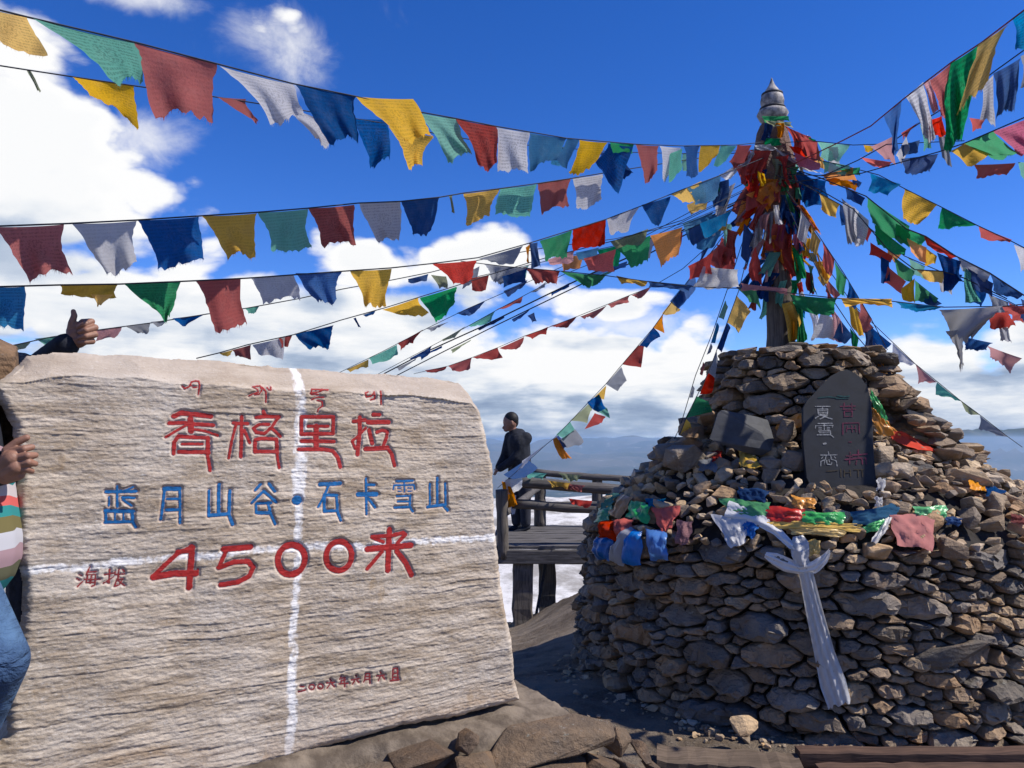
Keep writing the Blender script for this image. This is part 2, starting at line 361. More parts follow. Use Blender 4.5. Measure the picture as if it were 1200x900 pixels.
# mountains
mx_ = np.linspace(-26000, 30000, 360); my_ = np.linspace(5000, 26000, 130)
XX, YY = np.meshgrid(mx_, my_)
rid = 1 - np.abs(fbm(XX / 5200, YY / 3600, 6, 31, .5) - .5) * 2
rid2 = fbm(XX / 9000 + 3, YY / 6000, 3, 77)
env = np.clip((YY - 5000) / 15000, 0, 1)
ZZ = -900 + 260 * env + (rid ** 2.5) * (160 + 620 * env) * (.35 + 1.1 * rid2)
crest = EYE - YY * .0145 + (rid - .8) * 420
ZZ = np.where(YY > 18500, np.maximum(ZZ, crest - np.abs(YY - 20500) * .16), ZZ)
ZZ += 300 * np.exp(-((XX - 14800) / 3800) ** 2) * np.exp(-((YY - 20500) / 2600) ** 2)
ZZ += 130 * np.exp(-((XX - 3300) / 2200) ** 2) * np.exp(-((YY - 20500) / 2600) ** 2)
mm, _ = grid_mesh('mountains', XX, YY, ZZ)
def mtn_mat():
    m, N, b = mat('mountain_forest_and_rock', .95, .1); geo = N.n('ShaderNodeNewGeometry'); p = geo.outputs['Position']
    n1 = N.noise(p, .0007, 8, .65); n2 = N.noise(p, .004, 6, .65)
    c = N.mix(N.step(n1, .4, .62), (.035, .05, .035), (.12, .11, .085)); c = N.mix(N.m('MULTIPLY', N.step(n2, .6, .7), .6), c, (.35, .34, .32))
    N.put(b.inputs['Base Color'], c); return m
link('mountains', mm, mtn_mat(), smooth=True, kind='structure')

# ------------------------------------------------------------------ rocks
def rock_bm(sx, sy, sz, seed, sub=1, npts=14):
    rnd = random.Random(seed); bm = bmesh.new()
    for i in range(npts):
        v = Vector((rnd.gauss(0, 1), rnd.gauss(0, 1), rnd.gauss(0, 1))).normalized()
        q = .78 + .3 * rnd.random()
        v = Vector([math.copysign(abs(c) ** .75, c) for c in v]) * q
        bm.verts.new((v.x * sx, v.y * sy, v.z * sz))
    r = bmesh.ops.convex_hull(bm, input=bm.verts)
    dead = [x for x in r['geom_interior'] if isinstance(x, bmesh.types.BMVert)] + [x for x in r['geom_unused'] if isinstance(x, bmesh.types.BMVert)]
    bmesh.ops.delete(bm, geom=list(set(dead)), context='VERTS')
    bmesh.ops.dissolve_limit(bm, angle_limit=.22, verts=bm.verts, edges=bm.edges)
    bmesh.ops.bevel(bm, geom=list(bm.edges), offset=min(sx, sy, sz) * .09, segments=1, affect='EDGES', clamp_overlap=True)
    if sub:
        bmesh.ops.triangulate(bm, faces=bm.faces)
        bmesh.ops.subdivide_edges(bm, edges=[e for e in bm.edges if e.calc_length() > min(sx, sy, sz) * .5], cuts=1, use_grid_fill=True, fractal=.12 * 1, along_normal=.2, seed=seed)
    return bm
ROCKS = []
for i in range(26):
    q = random.Random(i + 50)
    ROCKS.append(bm_mesh('rock_shape', rock_bm(1, .55 + .35 * q.random(), .38 + .34 * q.random(), i + 9, 1)))

def clip_poly(poly, nx, ny, c):
    out = []
    for i in range(len(poly)):
        a = poly[i]; b = poly[(i + 1) % len(poly)]
        da = a[0] * nx + a[1] * ny - c; db = b[0] * nx + b[1] * ny - c
        if da <= 0: out.append(a)
        if (da < 0 < db) or (db < 0 < da):
            t = da / (da - db); out.append((a[0] + (b[0] - a[0]) * t, a[1] + (b[1] - a[1]) * t))
    return out
def voronoi(W_, H_, dmin, dmax, asp, seed, smallness=1.5):
    """irregular packed cells on a W x H sheet; asp stretches them lengthwise"""
    rnd = random.Random(seed); pts = []; tries = 0
    Hs = H_ * asp
    while tries < 9000:
        tries += 1
        x = rnd.random() * W_; y = rnd.random() * Hs; r = dmin + (dmax - dmin) * rnd.random() ** smallness
        if tries > 5000: r = dmin
        if all((x - a) ** 2 + (y - b) ** 2 > ((r + c) * .5) ** 2 for a, b, c in pts): pts.append((x, y, r))
    cells = []
    for i, (x, y, r) in enumerate(pts):
        poly = [(0, 0), (W_, 0), (W_, Hs), (0, Hs)]
        for j, (a, b, c) in enumerate(pts):
            if i == j: continue
            dx, dy = a - x, b - y; d2 = dx * dx + dy * dy
            if d2 > (dmax * 3) ** 2: continue
            k = .5 + (r * r - c * c) * .25 / d2      # power diagram
            k = max(.2, min(.8, k))
            mxp, myp = x + dx * k, y + dy * k
            poly = clip_poly(poly, dx, dy, mxp * dx + myp * dy)
            if len(poly) < 3: break
        if len(poly) >= 3:
            poly = [(p, q / asp) for p, q in poly]
            ar = abs(sum(poly[k][0] * poly[(k + 1) % len(poly)][1] - poly[(k + 1) % len(poly)][0] * poly[k][1] for k in range(len(poly)))) / 2
            if ar > dmin * dmin / asp * .2: cells.append((poly, ar))
    return cells
def stone_from_cell(poly, mapf, seed, gap=.006, depth=.16, proud=.03, tint=None):
    rnd = random.Random(seed); bm = bmesh.new()
    cx = sum(p[0] for p in poly) / len(poly); cy = sum(p[1] for p in poly) / len(poly)
    pts = []
    for i in range(len(poly)):
        a = poly[i]; b = poly[(i + 1) % len(poly)]; L = math.hypot(b[0] - a[0], b[1] - a[1])
        if L < .012: continue
        pts.append((a[0] * .88 + b[0] * .12, a[1] * .88 + b[1] * .12))
        if L > .05:
            j = L * .11; pts.append(((a[0] + b[0]) / 2 + rnd.uniform(-j, j), (a[1] + b[1]) / 2 + rnd.uniform(-j, j)))
        pts.append((a[0] * .12 + b[0] * .88, a[1] * .12 + b[1] * .88))
    if len(pts) < 4: bm.free(); return None
    size = math.sqrt(max(1e-5, abs(sum(pts[k][0] * pts[(k + 1) % len(pts)][1] - pts[(k + 1) % len(pts)][0] * pts[k][1] for k in range(len(pts)))) / 2))
    ta, tb = rnd.uniform(-.35, .35), rnd.uniform(-.55, .15)
    out = rnd.uniform(-proud, proud)
    rings = []
    for (s, w_, jt) in ((.80, -depth, 0), (.97, -depth * .35, .03), (.98, out - size * .10, .03), (.88, out + size * .09, .06), (.55, out + size * .17, .10)):
        ring = []
        for (x, y) in pts:
            dx, dy = x - cx, y - cy; L = math.hypot(dx, dy) + 1e-6; g_ = max(.5, 1 - gap / L)
            xx = cx + dx * s * g_ + rnd.uniform(-jt, jt) * size * .6; yy = cy + dy * s * g_ + rnd.uniform(-jt, jt) * size * .6
            tl = ta * dx + tb * dy if w_ > -depth * .3 else 0
            ring.append(bm.verts.new(mapf(xx, yy, w_ + tl + rnd.uniform(-jt, jt) * size * .8)))
        rings.append(ring)
    n = len(pts)
    for i in range(len(rings) - 1):
        for k in range(n): bm.faces.new((rings[i][k], rings[i][(k + 1) % n], rings[i + 1][(k + 1) % n], rings[i + 1][k]))
    cf = bm.faces.new(rings[-1]); bmesh.ops.triangulate(bm, faces=[cf])
    bmesh.ops.recalc_face_normals(bm, faces=bm.faces)
    bmesh.ops.subdivide_edges(bm, edges=[e for e in bm.edges if e.calc_length() > size * .3], cuts=1, use_grid_fill=True, fractal=.16, seed=seed)
    return bm
def join_stuff(name, bms, material, parent, **kw):
    big = bmesh.new(); lay = big.verts.layers.float.new('tint') 
    for b_ in bms:
        me = bpy.data.meshes.new('t'); b_.to_mesh(me); b_.free(); n0 = len(big.verts); big.from_mesh(me); bpy.data.meshes.remove(me)
        big.verts.ensure_lookup_table(); t = random.random()
        for v in big.verts[n0:]: v[lay] = t
    return link(name, bm_mesh(name, big), material, parent, kind='stuff', **kw)

# ------------------------------------------------------------------ the cairn
CX, CY = 2.16, 5.66
PROF = [(1.70, -.1), (1.68, 0), (1.57, .96), (1.42, 1.12), (1.28, 1.24), (1.05, 1.38), (.88, 1.47), (.73, 1.54), (.62, 2.14)]
def prof_r(z):
    if z <= PROF[0][1]: return PROF[0][0]
    for (r0, z0), (r1, z1) in zip(PROF, PROF[1:]):
        if z <= z1: return r0 + (r1 - r0) * (z - z0) / (z1 - z0)
    return 0
def hit(px, py, off=0.0):
    r = ray(px, py); d = 3.2
    while d < 6.2:
        p = Vector((r.x * d, d, EYE + r.z * d))
        if math.hypot(p.x - CX, p.y - CY) < prof_r(p.z) + off: return p
        d += .01
    return Vector((r.x * 5.3, 5.3, EYE + r.z * 5.3))
TH0 = math.atan2(-CY, -CX)
def proj(p):
    z = p.z - EYE; f_ = p.y * cp + z * sp; return (600 + F * p.x / f_, 450 - F * (z * cp - p.y * sp) / f_)
def drum_map(r0, z0, r1, z1, span, cx=CX, cy=CY):
    def f(u, v, w_):
        z = z0 + v; r = r0 + (r1 - r0) * (v / (z1 - z0)); th = TH0 + (u / ((r0 + r1) / 2)) - span / 2
        return Vector((cx + (r + w_) * math.cos(th), cy + (r + w_) * math.sin(th), z))
    return f
# lower drum
drum = empty('cairn_drum', (CX, CY, 0), label='broad round dry stone drum of dark slate at the base of the cairn', cat='cairn')
span = 3.7; fm = drum_map(1.68, -.04, 1.565, .97, span)
cells = voronoi(span * 1.62, 1.01, .085, .31, 2.25, 11, 2.0)
def screen_area(poly, ar, fm_):
    cx = sum(p[0] for p in poly) / len(poly); cy = sum(p[1] for p in poly) / len(poly); q = fm_(cx, cy, 0); q2 = fm_(cx, cy, .1)
    n = (q2 - q).normalized(); v = (Vector((0, 0, EYE)) - q); return max(0, n.dot(v.normalized())) * ar / v.length_squared
cells.sort(key=lambda c: -screen_area(c[0], c[1], fm))
rest = []
for i, (poly, ar) in enumerate(cells):
    b_ = stone_from_cell(poly, fm, 1000 + i, gap=.007, depth=.17, proud=.035)
    if b_ is None: continue
    if i < 290: link('stone', bm_mesh('stone', b_), M_SLATE if random.random() < .5 else M_MID, drum)
    else: rest.append(b_)
if rest: join_stuff('small_stones', rest, M_SLATE, drum)
M_CORE = simple('dark_rubble_core', (.035, .03, .027), .95, 14, .5, .03)
bm = bmesh.new(); lathe(bm, [(1.56, -.3), (1.55, 0), (1.45, .93), (1.42, .95)], 64, Vector((CX, CY, 0)), .012); link('core', bm_mesh('core', bm), M_CORE, drum)
# rubble mound on top of the drum
mound = empty('rubble_mound', (CX, CY, .95), label='sloping heap of loose tan and grey stones spread over the dark stone drum', cat='rubble heap')
bm = bmesh.new(); lathe(bm, [(1.53, .90), (1.50, .97), (1.37, 1.09), (1.23, 1.20), (1.0, 1.34), (.83, 1.43), (.6, 1.5)], 72, Vector((CX, CY, 0)), .02); link('core', bm_mesh('core', bm), M_CORE, mound)
cand = []
rnd = random.Random(5)
used_pts = []
for k in range(9000):
    th = TH0 + rnd.uniform(-1.95, 1.95); t = rnd.random() ** .85
    r = 1.60 - t * .86; 
    # height for the radius
    zz = None
    for (r0, z0), (r1, z1) in zip(PROF[2:8], PROF[3:9]):
        if r1 <= r <= r0: zz = z0 + (z1 - z0) * (r0 - r) / (r0 - r1)
    if zz is None: continue
    s = rnd.choice([.04, .05, .06, .07, .085, .105]) * rnd.uniform(.8, 1.15)
    p = Vector((CX + r * math.cos(th), CY + r * math.sin(th), zz))
    pr = proj(p)
    if 932 < pr[0] < 1030 and pr[1] < 562 + (pr[0] - 932) * .16: continue
    if all((p - q).length > (s + s2) * .56 for q, s2 in used_pts):
        used_pts.append((p, s)); cand.append((p, s, th))
cand.sort(key=lambda c: -c[1] * (1 if math.cos(c[2] - TH0) > .2 else .3))
def rock_inst(p, s, seed, tilt=None):
    q = random.Random(seed)
    rot = Matrix.Rotation(q.uniform(0, 6.28), 4, 'Z') @ Matrix.Rotation(q.uniform(-.6, .6), 4, 'X') @ Matrix.Rotation(q.uniform(-.5, .5), 4, 'Y')
    return Matrix.Translation(p) @ rot @ Matrix.Diagonal((s, s * q.uniform(.8, 1.1), s * q.uniform(.75, 1.15), 1))
def inst_rocks(parent, items, material_fn, nmax, stuffname, stuffmat):
    rb = []
    for i, (p, s, th) in enumerate(items):
        Mx = rock_inst(p, s, i * 7 + 3); me = ROCKS[(i * 5) % len(ROCKS)]
        if i < nmax:
            o = link('stone', me, None, parent); m_ = material_fn(i)
            if not me.materials: me.materials.append(m_)
            o.material_slots[0].link = 'OBJECT'; o.material_slots[0].material = m_
            o.matrix_basis = Mx; o.matrix_parent_inverse = Matrix.Translation(parent.location).inverted()
        else:
            b_ = bmesh.new(); b_.from_mesh(me); b_.transform(Mx); rb.append(b_)
    if rb: join_stuff(stuffname, rb, stuffmat, parent)
inst_rocks(mound, cand, lambda i: M_WARM if random.random() < .8 else M_MID, 298, 'small_stones', M_WARM)
# upper tier
tier = empty('cairn_turret', (CX - .03, CY, 1.5), label='smaller round tower of brown and grey stones carrying the pole and plaque', cat='cairn')
sp2 = 4.0; TCX = CX - .05
def tier_map(u, v, w_):
    z = 1.42 + v; r = .735 + (.60 - .735) * (v / .72); th = TH0 + u / .67 - sp2 / 2
    r *= 1 + .05 * math.sin(th * 3 + 1) + .03 * math.sin(th * 7)
    return Vector((TCX + (r + w_) * math.cos(th), CY + (r + w_) * math.sin(th), z))
cells = voronoi(sp2 * .67, .72, .10, .33, 2.2, 23, 1.3)
for i, (poly, ar) in enumerate(cells):
    b_ = stone_from_cell(poly, tier_map, 3000 + i, gap=.006, depth=.15, proud=.07)
    if b_: link('stone', bm_mesh('stone', b_), M_MID if random.random() < .6 else M_SLATE, tier)
bm = bmesh.new(); lathe(bm, [(.66, 1.3), (.62, 1.5), (.52, 2.08), (.50, 2.10)], 40, Vector((TCX, CY, 0)), .02); link('core', bm_mesh('core', bm), M_CORE, tier)
q = random.Random(3)
for i in range(74):                                         # cap stones laid on the top
    a = q.uniform(0, 6.28); r = math.sqrt(q.random()) * .56; s = q.uniform(.06, .16)
    o = link('stone', ROCKS[i % len(ROCKS)], None, tier)
    o.material_slots[0].link = 'OBJECT'; o.material_slots[0].material = M_MID if q.random() < .6 else M_SLATE
    o.matrix_parent_inverse = Matrix.Translation(tier.location).inverted()
    o.matrix_basis = Matrix.Translation((TCX + r * math.cos(a), CY + r * math.sin(a), 2.12 + (.56 - r) * .14 + q.uniform(-.02, .05))) @ Matrix.Rotation(a * 3, 4, 'Z') @ Matrix.Rotation(q.uniform(-.15, .15), 4, 'X') @ Matrix.Diagonal((s, s, s * .5, 1))

for i in range(78):                                         # flank stones banked against both sides of the tower
    sd_ = -1 if i % 2 else 1; a = TH0 + sd_ * q.uniform(.85, 1.9); t = q.random(); s = q.uniform(.06, .125)
    r = .66 + .42 * t; z = 1.86 - .46 * t + q.uniform(-.05, .03)
    o = link('stone', ROCKS[(i * 3) % len(ROCKS)], None, tier)
    o.material_slots[0].link = 'OBJECT'; o.material_slots[0].material = M_MID if q.random() < .5 else (M_SLATE if q.random() < .6 else M_WARM)
    o.matrix_parent_inverse = Matrix.Translation(tier.location).inverted()
    o.matrix_basis = Matrix.Translation((CX + r * math.cos(a), CY + r * math.sin(a), z)) @ Matrix.Rotation(a * 3 + i, 4, 'Z') @ Matrix.Rotation(q.uniform(-.5, .5), 4, 'X') @ Matrix.Diagonal((s * 1.15, s, s * .8, 1))
# single large stones leaning on the mound
def big_stone(name, px, py, d, sx, sy, sz, seed, material, label, rot=(0, 0, 0), cat='stone', npts=16):
    bm = rock_bm(sx, sy, sz, seed, 1, npts); me = bm_mesh(name, bm); o = link(name, me, material)
    p = P(px, py, d) if d else hit(px, py); o.location = p; o.rotation_euler = rot
    return tag(o, label, cat, None)
M_BLU = rock_mat('blue_grey_slab_rock', [(0, (.085, .09, .10)), (1, (.115, .12, .13))])
M_PLATE = simple('smooth_slate_plate', (.06, .063, .07), .7, 12, .3, .006)
big_stone('flat_slab_stone', 872, 508, 4.92, .25, .05, .155, 71, M_PLATE, 'smooth dark grey flat stone leaning on the turret left of the black plaque', (R_(-18), R_(6), R_(8)), npts=22)
big_stone('leaning_boulder', 1066, 562, 4.75, .17, .13, .15, 83, M_BLU, 'large grey angular boulder beside the lower right corner of the black plaque', (.2, .3, .1), npts=20)
big_stone('shoulder_boulder', 1080, 498, 5.25, .17, .15, .13, 85, M_MID, 'brownish boulder high on the right shoulder of the turret', (.1, .5, .3))
big_stone('shoulder_boulder', 1108, 540, 5.35, .16, .15, .12, 91, M_MID, 'grey brown boulder at the right end of the mound below the black cloth', (.2, .4, .9))
for k_, (px, py, s_, mt_, lb_) in enumerate(((786, 528, .10, M_MID, 'angular brown block on the left skyline of the mound, lower of three'), (808, 506, .085, M_SLATE, 'angular grey block on the left skyline of the mound, middle of three'), (826, 487, .08, M_MID, 'angular block on the left skyline of the mound touching the turret'), (1100, 508, .09, M_MID, 'angular block on the right skyline of the mound beneath the black cloth'), (1136, 566, .10, M_WARM, 'tan block on the right skyline of the mound beside the yellow scrap'), (760, 560, .075, M_WARM, 'tan block on the left slope of the mound above the orange scarf'), (1164, 592, .085, M_WARM, 'tan block near the right frame edge below the blue scrap'), (845, 548, .07, M_MID, 'brown block under the smooth flat stone'), (1052, 598, .07, M_WARM, 'tan block behind the salmon cloth'))):
    big_stone('mound_block', px, py, None, s_ * 1.3, s_, s_ * .85, 700 + k_, mt_, lb_, (.15 * k_, .1, k_ * .7), npts=18)
big_stone('dark_block', 800, 535, 5.15, .17, .14, .11, 95, M_SLATE, 'dark jagged block at the left foot of the turret', (.1, -.2, .5))
big_stone('dark_block', 922, 505, 4.88, .075, .06, .085, 98, M_SLATE, 'upright dark stone wedged just left of the black plaque', (.1, -.1, .2))
big_stone('charred_log_stone', 1112, 768, 4.02, .225, .08, .065, 101, M_SLATE, 'long grey slate bar slanting across the right face of the drum', (.05, R_(-16), R_(-12)))
big_stone('loose_rock', 873, 850, 3.95, .085, .06, .055, 105, M_WARM, 'single reddish tan rock lying on the earth in front of the drum', (0, .1, .4))

# ------------------------------------------------------------------ stone slab with carved characters
E2 = Vector((.857, .515)).normalized(); N2 = Vector((E2.y, -E2.x)); P0 = Vector((-.861, 2.6))
def slab_uv(px, py):
    r = ray(px, py); s = P0.dot(N2) / (r.x * N2.x + r.y * N2.y)
    return ((s * r.x - P0.x) * E2.x + (s * r.y - P0.y) * E2.y, EYE + s * r.z, s / F)
OUT = [(-14,452),(10,436),(30,414),(60,409),(90,409),(130,412),(165,412),(200,417),(270,420),(330,427),(370,429),(430,435),(470,436),(520,441),(552,446),(562,458),(566,480),(573,515),(580,550),(581,590),(583,630),(588,680),(594,715),(603,760),(606,795),(612,822),
       (540,842),(470,852),(400,874),(330,893),(240,920),(100,950),(-30,970),(-30,900),(8,860),(4,800),(24,740),(26,690),(19,640),(18,560),(14,500)]
OUTUV = np.array([slab_uv(*p)[:2] for p in OUT])
def inside_dist(U, V, poly):
    """signed distance to polygon, positive inside"""
    D = np.full(U.shape, 1e9); ins = np.zeros(U.shape, bool); n = len(poly)
    for i in range(n):
        a = poly[i]; b = poly[(i + 1) % n]; ex, ey = b - a; L2 = ex * ex + ey * ey + 1e-12
        t = np.clip(((U - a[0]) * ex + (V - a[1]) * ey) / L2, 0, 1)
        D = np.minimum(D, np.hypot(U - a[0] - t * ex, V - a[1] - t * ey))
        cond = ((a[1] > V) != (b[1] > V)); xs_ = (b[0] - a[0]) * (V - a[1]) / (b[1] - a[1] + 1e-12) + a[0]
        ins ^= cond & (U < xs_)
    return np.where(ins, D, -D)
def ell(cx, cy, rx, ry, w_, tilt=0, n=22):
    return ([(cx + rx * math.cos(a) * math.cos(tilt) - ry * math.sin(a) * math.sin(tilt), cy + rx * math.cos(a) * math.sin(tilt) + ry * math.sin(a) * math.cos(tilt)) for a in [i * 2 * math.pi / n for i in range(n + 1)]], w_)
ZA = (180, 430, 6.925); ZB = (330, 430, 6.925); ZC = (110, 555, 5.4545); ZD = (320, 550, 5.4545); ZE = (80, 610, 5.4545); ZF = (290, 600, 5.714); ZG = (340, 770, 8.571)
CH = [  # zone, colour, strokes (points, width) in enlarged photo coordinates, last number of a width pair = end width
 (ZA,'r',[([(235,155),(255,175),(290,160),(310,120),(345,110),(370,115),(375,150),(365,225)],16),([(300,140),(320,165),(355,165)],13)]),
 (ZA,'r',[([(775,235),(810,215),(855,205),(845,180),(805,160),(870,150),(880,190),(860,220),(825,225)],14),([(880,160),(915,200),(915,285)],16),([(925,165),(940,185)],16),([(955,160),(955,185)],18)]),
 (ZA,'r',[([(165,400),(225,372),(465,400)],44),([(125,455),(260,452)],34),([(270,460),(485,472)],36),([(300,420),(305,520)],50),([(270,468),(180,520),(98,568)],26),([(310,502),(420,520),(522,556)],26),
   ([(162,700),(168,610),(200,563),(440,575)],36),([(440,575),(442,700)],38),([(230,625),(395,625)],26),([(205,688),(430,690)],38),([(432,690),(450,780),(458,840)],30)]),
 (ZA,'r',[([(648,455),(765,460)],32),([(718,400),(714,560),(708,728)],32),([(670,470),(635,600),(610,738)],26),([(738,512),(780,615)],28),
   ([(835,408),(920,400),(1022,406)],34),([(895,362),(905,400)],36),([(1015,410),(960,490),(900,540),(835,530),(812,495),(860,465),(940,465)],30),([(965,500),(1030,562)],30),
   ([(822,688),(826,590),(870,580),(1000,586),(1004,700)],34),([(822,685),(1000,688)],34),([(1002,690),(1010,760),(1020,818)],26)]),
 (ZB,'r',[([(238,215),(250,180),(380,185)],17),([(240,210),(290,205),(330,190)],14),([(245,222),(300,222)],12),([(245,265),(290,245),(345,245)],15),([(290,270),(330,280),(335,315),(300,340),(295,365)],15)]),
 (ZB,'r',[([(765,205),(740,235),(700,240),(690,210),(715,200)],17),([(765,200),(770,255),(735,265)],17),([(820,195),(822,300)],19)]),
 (ZB,'r',[([(165,540),(165,404),(425,404),(425,540),(165,545)],34),([(220,480),(385,480)],28),([(285,480),(285,660)],46),([(165,600),(430,605)],34),([(142,668),(340,668),(420,680),(462,735),(480,812)],36)]),
 (ZB,'r',[([(592,440),(690,430)],34),([(645,408),(645,520),(635,620),(625,710)],38),([(695,495),(620,570),(582,600),(606,660)],26),([(755,385),(808,386)],36),([(715,447),(882,447)],42),([(722,512),(747,620)],38),([(785,530),(830,512),(872,524),(864,570),(837,640)],32),([(692,665),(870,657)],42),([(865,655),(902,700),(925,800)],34)]),
 (ZC,'b',[([(80,115),(268,112)],24),([(148,80),(150,210)],18),([(250,85),(175,115)],16),([(97,150),(97,205)],15),([(180,150),(260,155)],17),([(185,165),(240,205)],17),([(75,237),(250,240)],26),([(77,235),(77,310)],20),([(135,240),(135,310)],14),([(190,240),(190,310)],14),([(245,240),(248,310),(268,342)],21),([(72,310),(245,306)],22)]),
 (ZC,'b',[([(450,95),(545,95)],30),([(452,100),(440,200),(428,292)],20),([(548,95),(550,315)],19),([(467,160),(545,160)],19),([(462,232),(545,228)],22)]),
 (ZC,'b',[([(735,110),(732,270)],20),([(800,68),(795,250)],24),([(868,110),(862,260)],24),([(735,266),(858,256),(883,322)],25)]),
 (ZC,'b',[([(1063,70),(1030,105)],22),([(1118,65),(1155,112)],22),([(1082,112),(1008,185)],21),([(1085,112),(1163,180)],21),([(1035,192),(1036,250)],18),([(1040,190),(1130,186)],21),([(1048,250),(1115,250)],24),([(1112,190),(1130,260),(1158,322)],20)]),
 (ZD,'b',[([(148,195),(152,196)],62)]),
 (ZD,'b',[([(298,95),(430,90)],28),([(355,100),(325,170),(287,238)],20),([(325,162),(325,268)],22),([(325,162),(408,166)],22),([(405,165),(410,270),(430,325)],21),([(325,267),(408,263)],22)]),
 (ZD,'b',[([(597,60),(597,285)],19),([(602,98),(650,100)],20),([(545,160),(662,158)],32),([(610,185),(652,242)],20)]),
 (ZD,'b',[([(792,76),(898,73)],17),([(777,100),(772,128)],13),([(777,102),(905,99),(910,128)],14),([(843,76),(843,145)],12),([(800,118),(822,120)],10),([(800,140),(822,140)],10),([(865,118),(888,120)],10),([(865,140),(888,140)],10),([(792,172),(880,169)],14),([(797,206),(873,204)],14),([(777,244),(870,240)],18),([(880,168),(875,238),(893,268)],18)]),
 (ZD,'b',[([(1007,94),(1005,235)],18),([(1055,56),(1052,225)],20),([(1105,90),(1105,225)],18),([(988,240),(1090,227),(1118,262)],22)]),
 (ZE,'k',[([(70,345),(85,352)],9),([(55,370),(70,380)],9),([(60,420),(90,390)],9),([(140,295),(115,345)],9),([(120,330),(180,325)],8),([(125,345),(115,395),(170,395)],8),([(125,345),(175,345),(170,412),(150,420)],8),([(103,375),(205,375)],8),([(147,355),(142,400)],8)]),
 (ZE,'k',[([(235,345),(290,335)],9),([(265,310),(262,400),(250,395)],9),([(225,400),(290,360)],8),([(300,325),(300,345),(360,340)],8),([(325,310),(320,360),(295,420)],9),([(310,375),(350,372),(325,410),(300,420)],8),([(315,380),(360,415)],9),([(345,310),(358,325)],9)]),
 (ZE,'r',[([(782,172),(700,208),(625,275),(545,355)],32),([(785,168),(790,172),(780,300),(772,425)],40),([(545,360),(680,336),(812,336)],44),([(827,310),(825,345)],16),([(700,200),(770,190)],34)]),
 (ZE,'r',[([(990,180),(1162,166)],40),([(1005,190),(960,296)],28),([(960,297),(1055,262),(1145,258),(1180,295),(1155,352),(1080,392),(972,408)],34)]),
 (ZF,'r',[ell(292,317,90,102,42,.25),([(240,235),(300,218),(350,240)],40),([(230,395),(280,415),(330,395)],34)]),
 (ZF,'r',[ell(610,293,86,98,40,.1),([(560,360),(600,388),(650,372)],22)]),
 (ZF,'r',[([(950,118),(945,250),(940,388)],42),([(832,165),(930,158)],28),([(835,170),(910,200)],26),([(975,155),(1040,138),(1058,150),(1005,205)],30),([(800,247),(1095,222)],42),([(900,265),(800,378)],30),([(1000,262),(1060,340),(1097,420)],38)]),
 (ZG,'k',[([(105,295),(142,300)],14),([(88,350),(158,334)],15)]),(ZG,'k',[ell(222,305,27,25,13,0,14)]),(ZG,'k',[ell(308,298,27,25,13,0,14)]),
 (ZG,'k',[([(405,225),(415,240)],14),([(370,262),(448,255)],13),([(400,280),(376,312)],14),([(425,275),(448,298)],14)]),
 (ZG,'k',[([(515,190),(500,225)],12),([(505,215),(560,205)],12),([(515,237),(560,230)],12),([(515,235),(515,262)],12),([(492,268),(585,262)],13),([(545,205),(550,298)],13)]),
 (ZG,'k',[([(660,182),(665,198)],13),([(617,228),(690,216)],13),([(645,240),(627,270)],13),([(670,232),(690,253)],13)]),
 (ZG,'k',[([(755,168),(748,225),(735,248)],13),([(755,165),(798,160)],13),([(795,165),(798,262)],13),([(752,195),(795,190)],12),([(750,225),(795,218)],12)]),
 (ZG,'k',[([(900,142),(908,158)],13),([(867,188),(943,176)],13),([(895,200),(882,232)],13),([(925,190),(943,215)],13)]),
 (ZG,'k',[([(1027,115),(1022,215)],15),([(1027,112),(1070,105),(1075,212)],15),([(1027,160),(1070,155)],13),([(1000,232),(1083,220)],18),([(1025,200),(1070,200)],13)]),
]
def to_uv_strokes(zone, strokes, uvf):
    out = []
    ox, oy, s = zone
    for pts, w_ in strokes:
        uv = [uvf(ox + x / s, oy + y / s) for x, y in pts]; rad = w_ / s * uv[0][2] / 2
        out.append((np.array([[a[0], a[1]] for a in uv]), rad * 1.0))
    return out
def stroke_sdf(U, V, strokes):
    D = np.full(U.shape, 1e3)
    for pts, rad in strokes:
        for a, b in zip(pts[:-1], pts[1:]):
            ex, ey = b - a; L2 = ex * ex + ey * ey + 1e-12
            t = np.clip(((U - a[0]) * ex + (V - a[1]) * ey) / L2, 0, 1)
            D = np.minimum(D, np.hypot(U - a[0] - t * ex, V - a[1] - t * ey) - rad)
    return D
CHUV = [(c, to_uv_strokes(z, s, slab_uv)) for z, c, s in CH]
def carve(U, V):
    """engraving depth and distance to lettering"""
    D = np.full(U.shape, 1e3)
    for c, st in CHUV:
        allp = np.concatenate([p for p, r in st]); m = .03
        box = (U > allp[:, 0].min() - m) & (U < allp[:, 0].max() + m) & (V > allp[:, 1].min() - m) & (V < allp[:, 1].max() + m)
        if box.any(): D[box] = np.minimum(D[box], stroke_sdf(U[box], V[box], st))
    return D
TOPV = lambda U: np.interp(U, OUTUV[2:16, 0], OUTUV[2:16, 1])
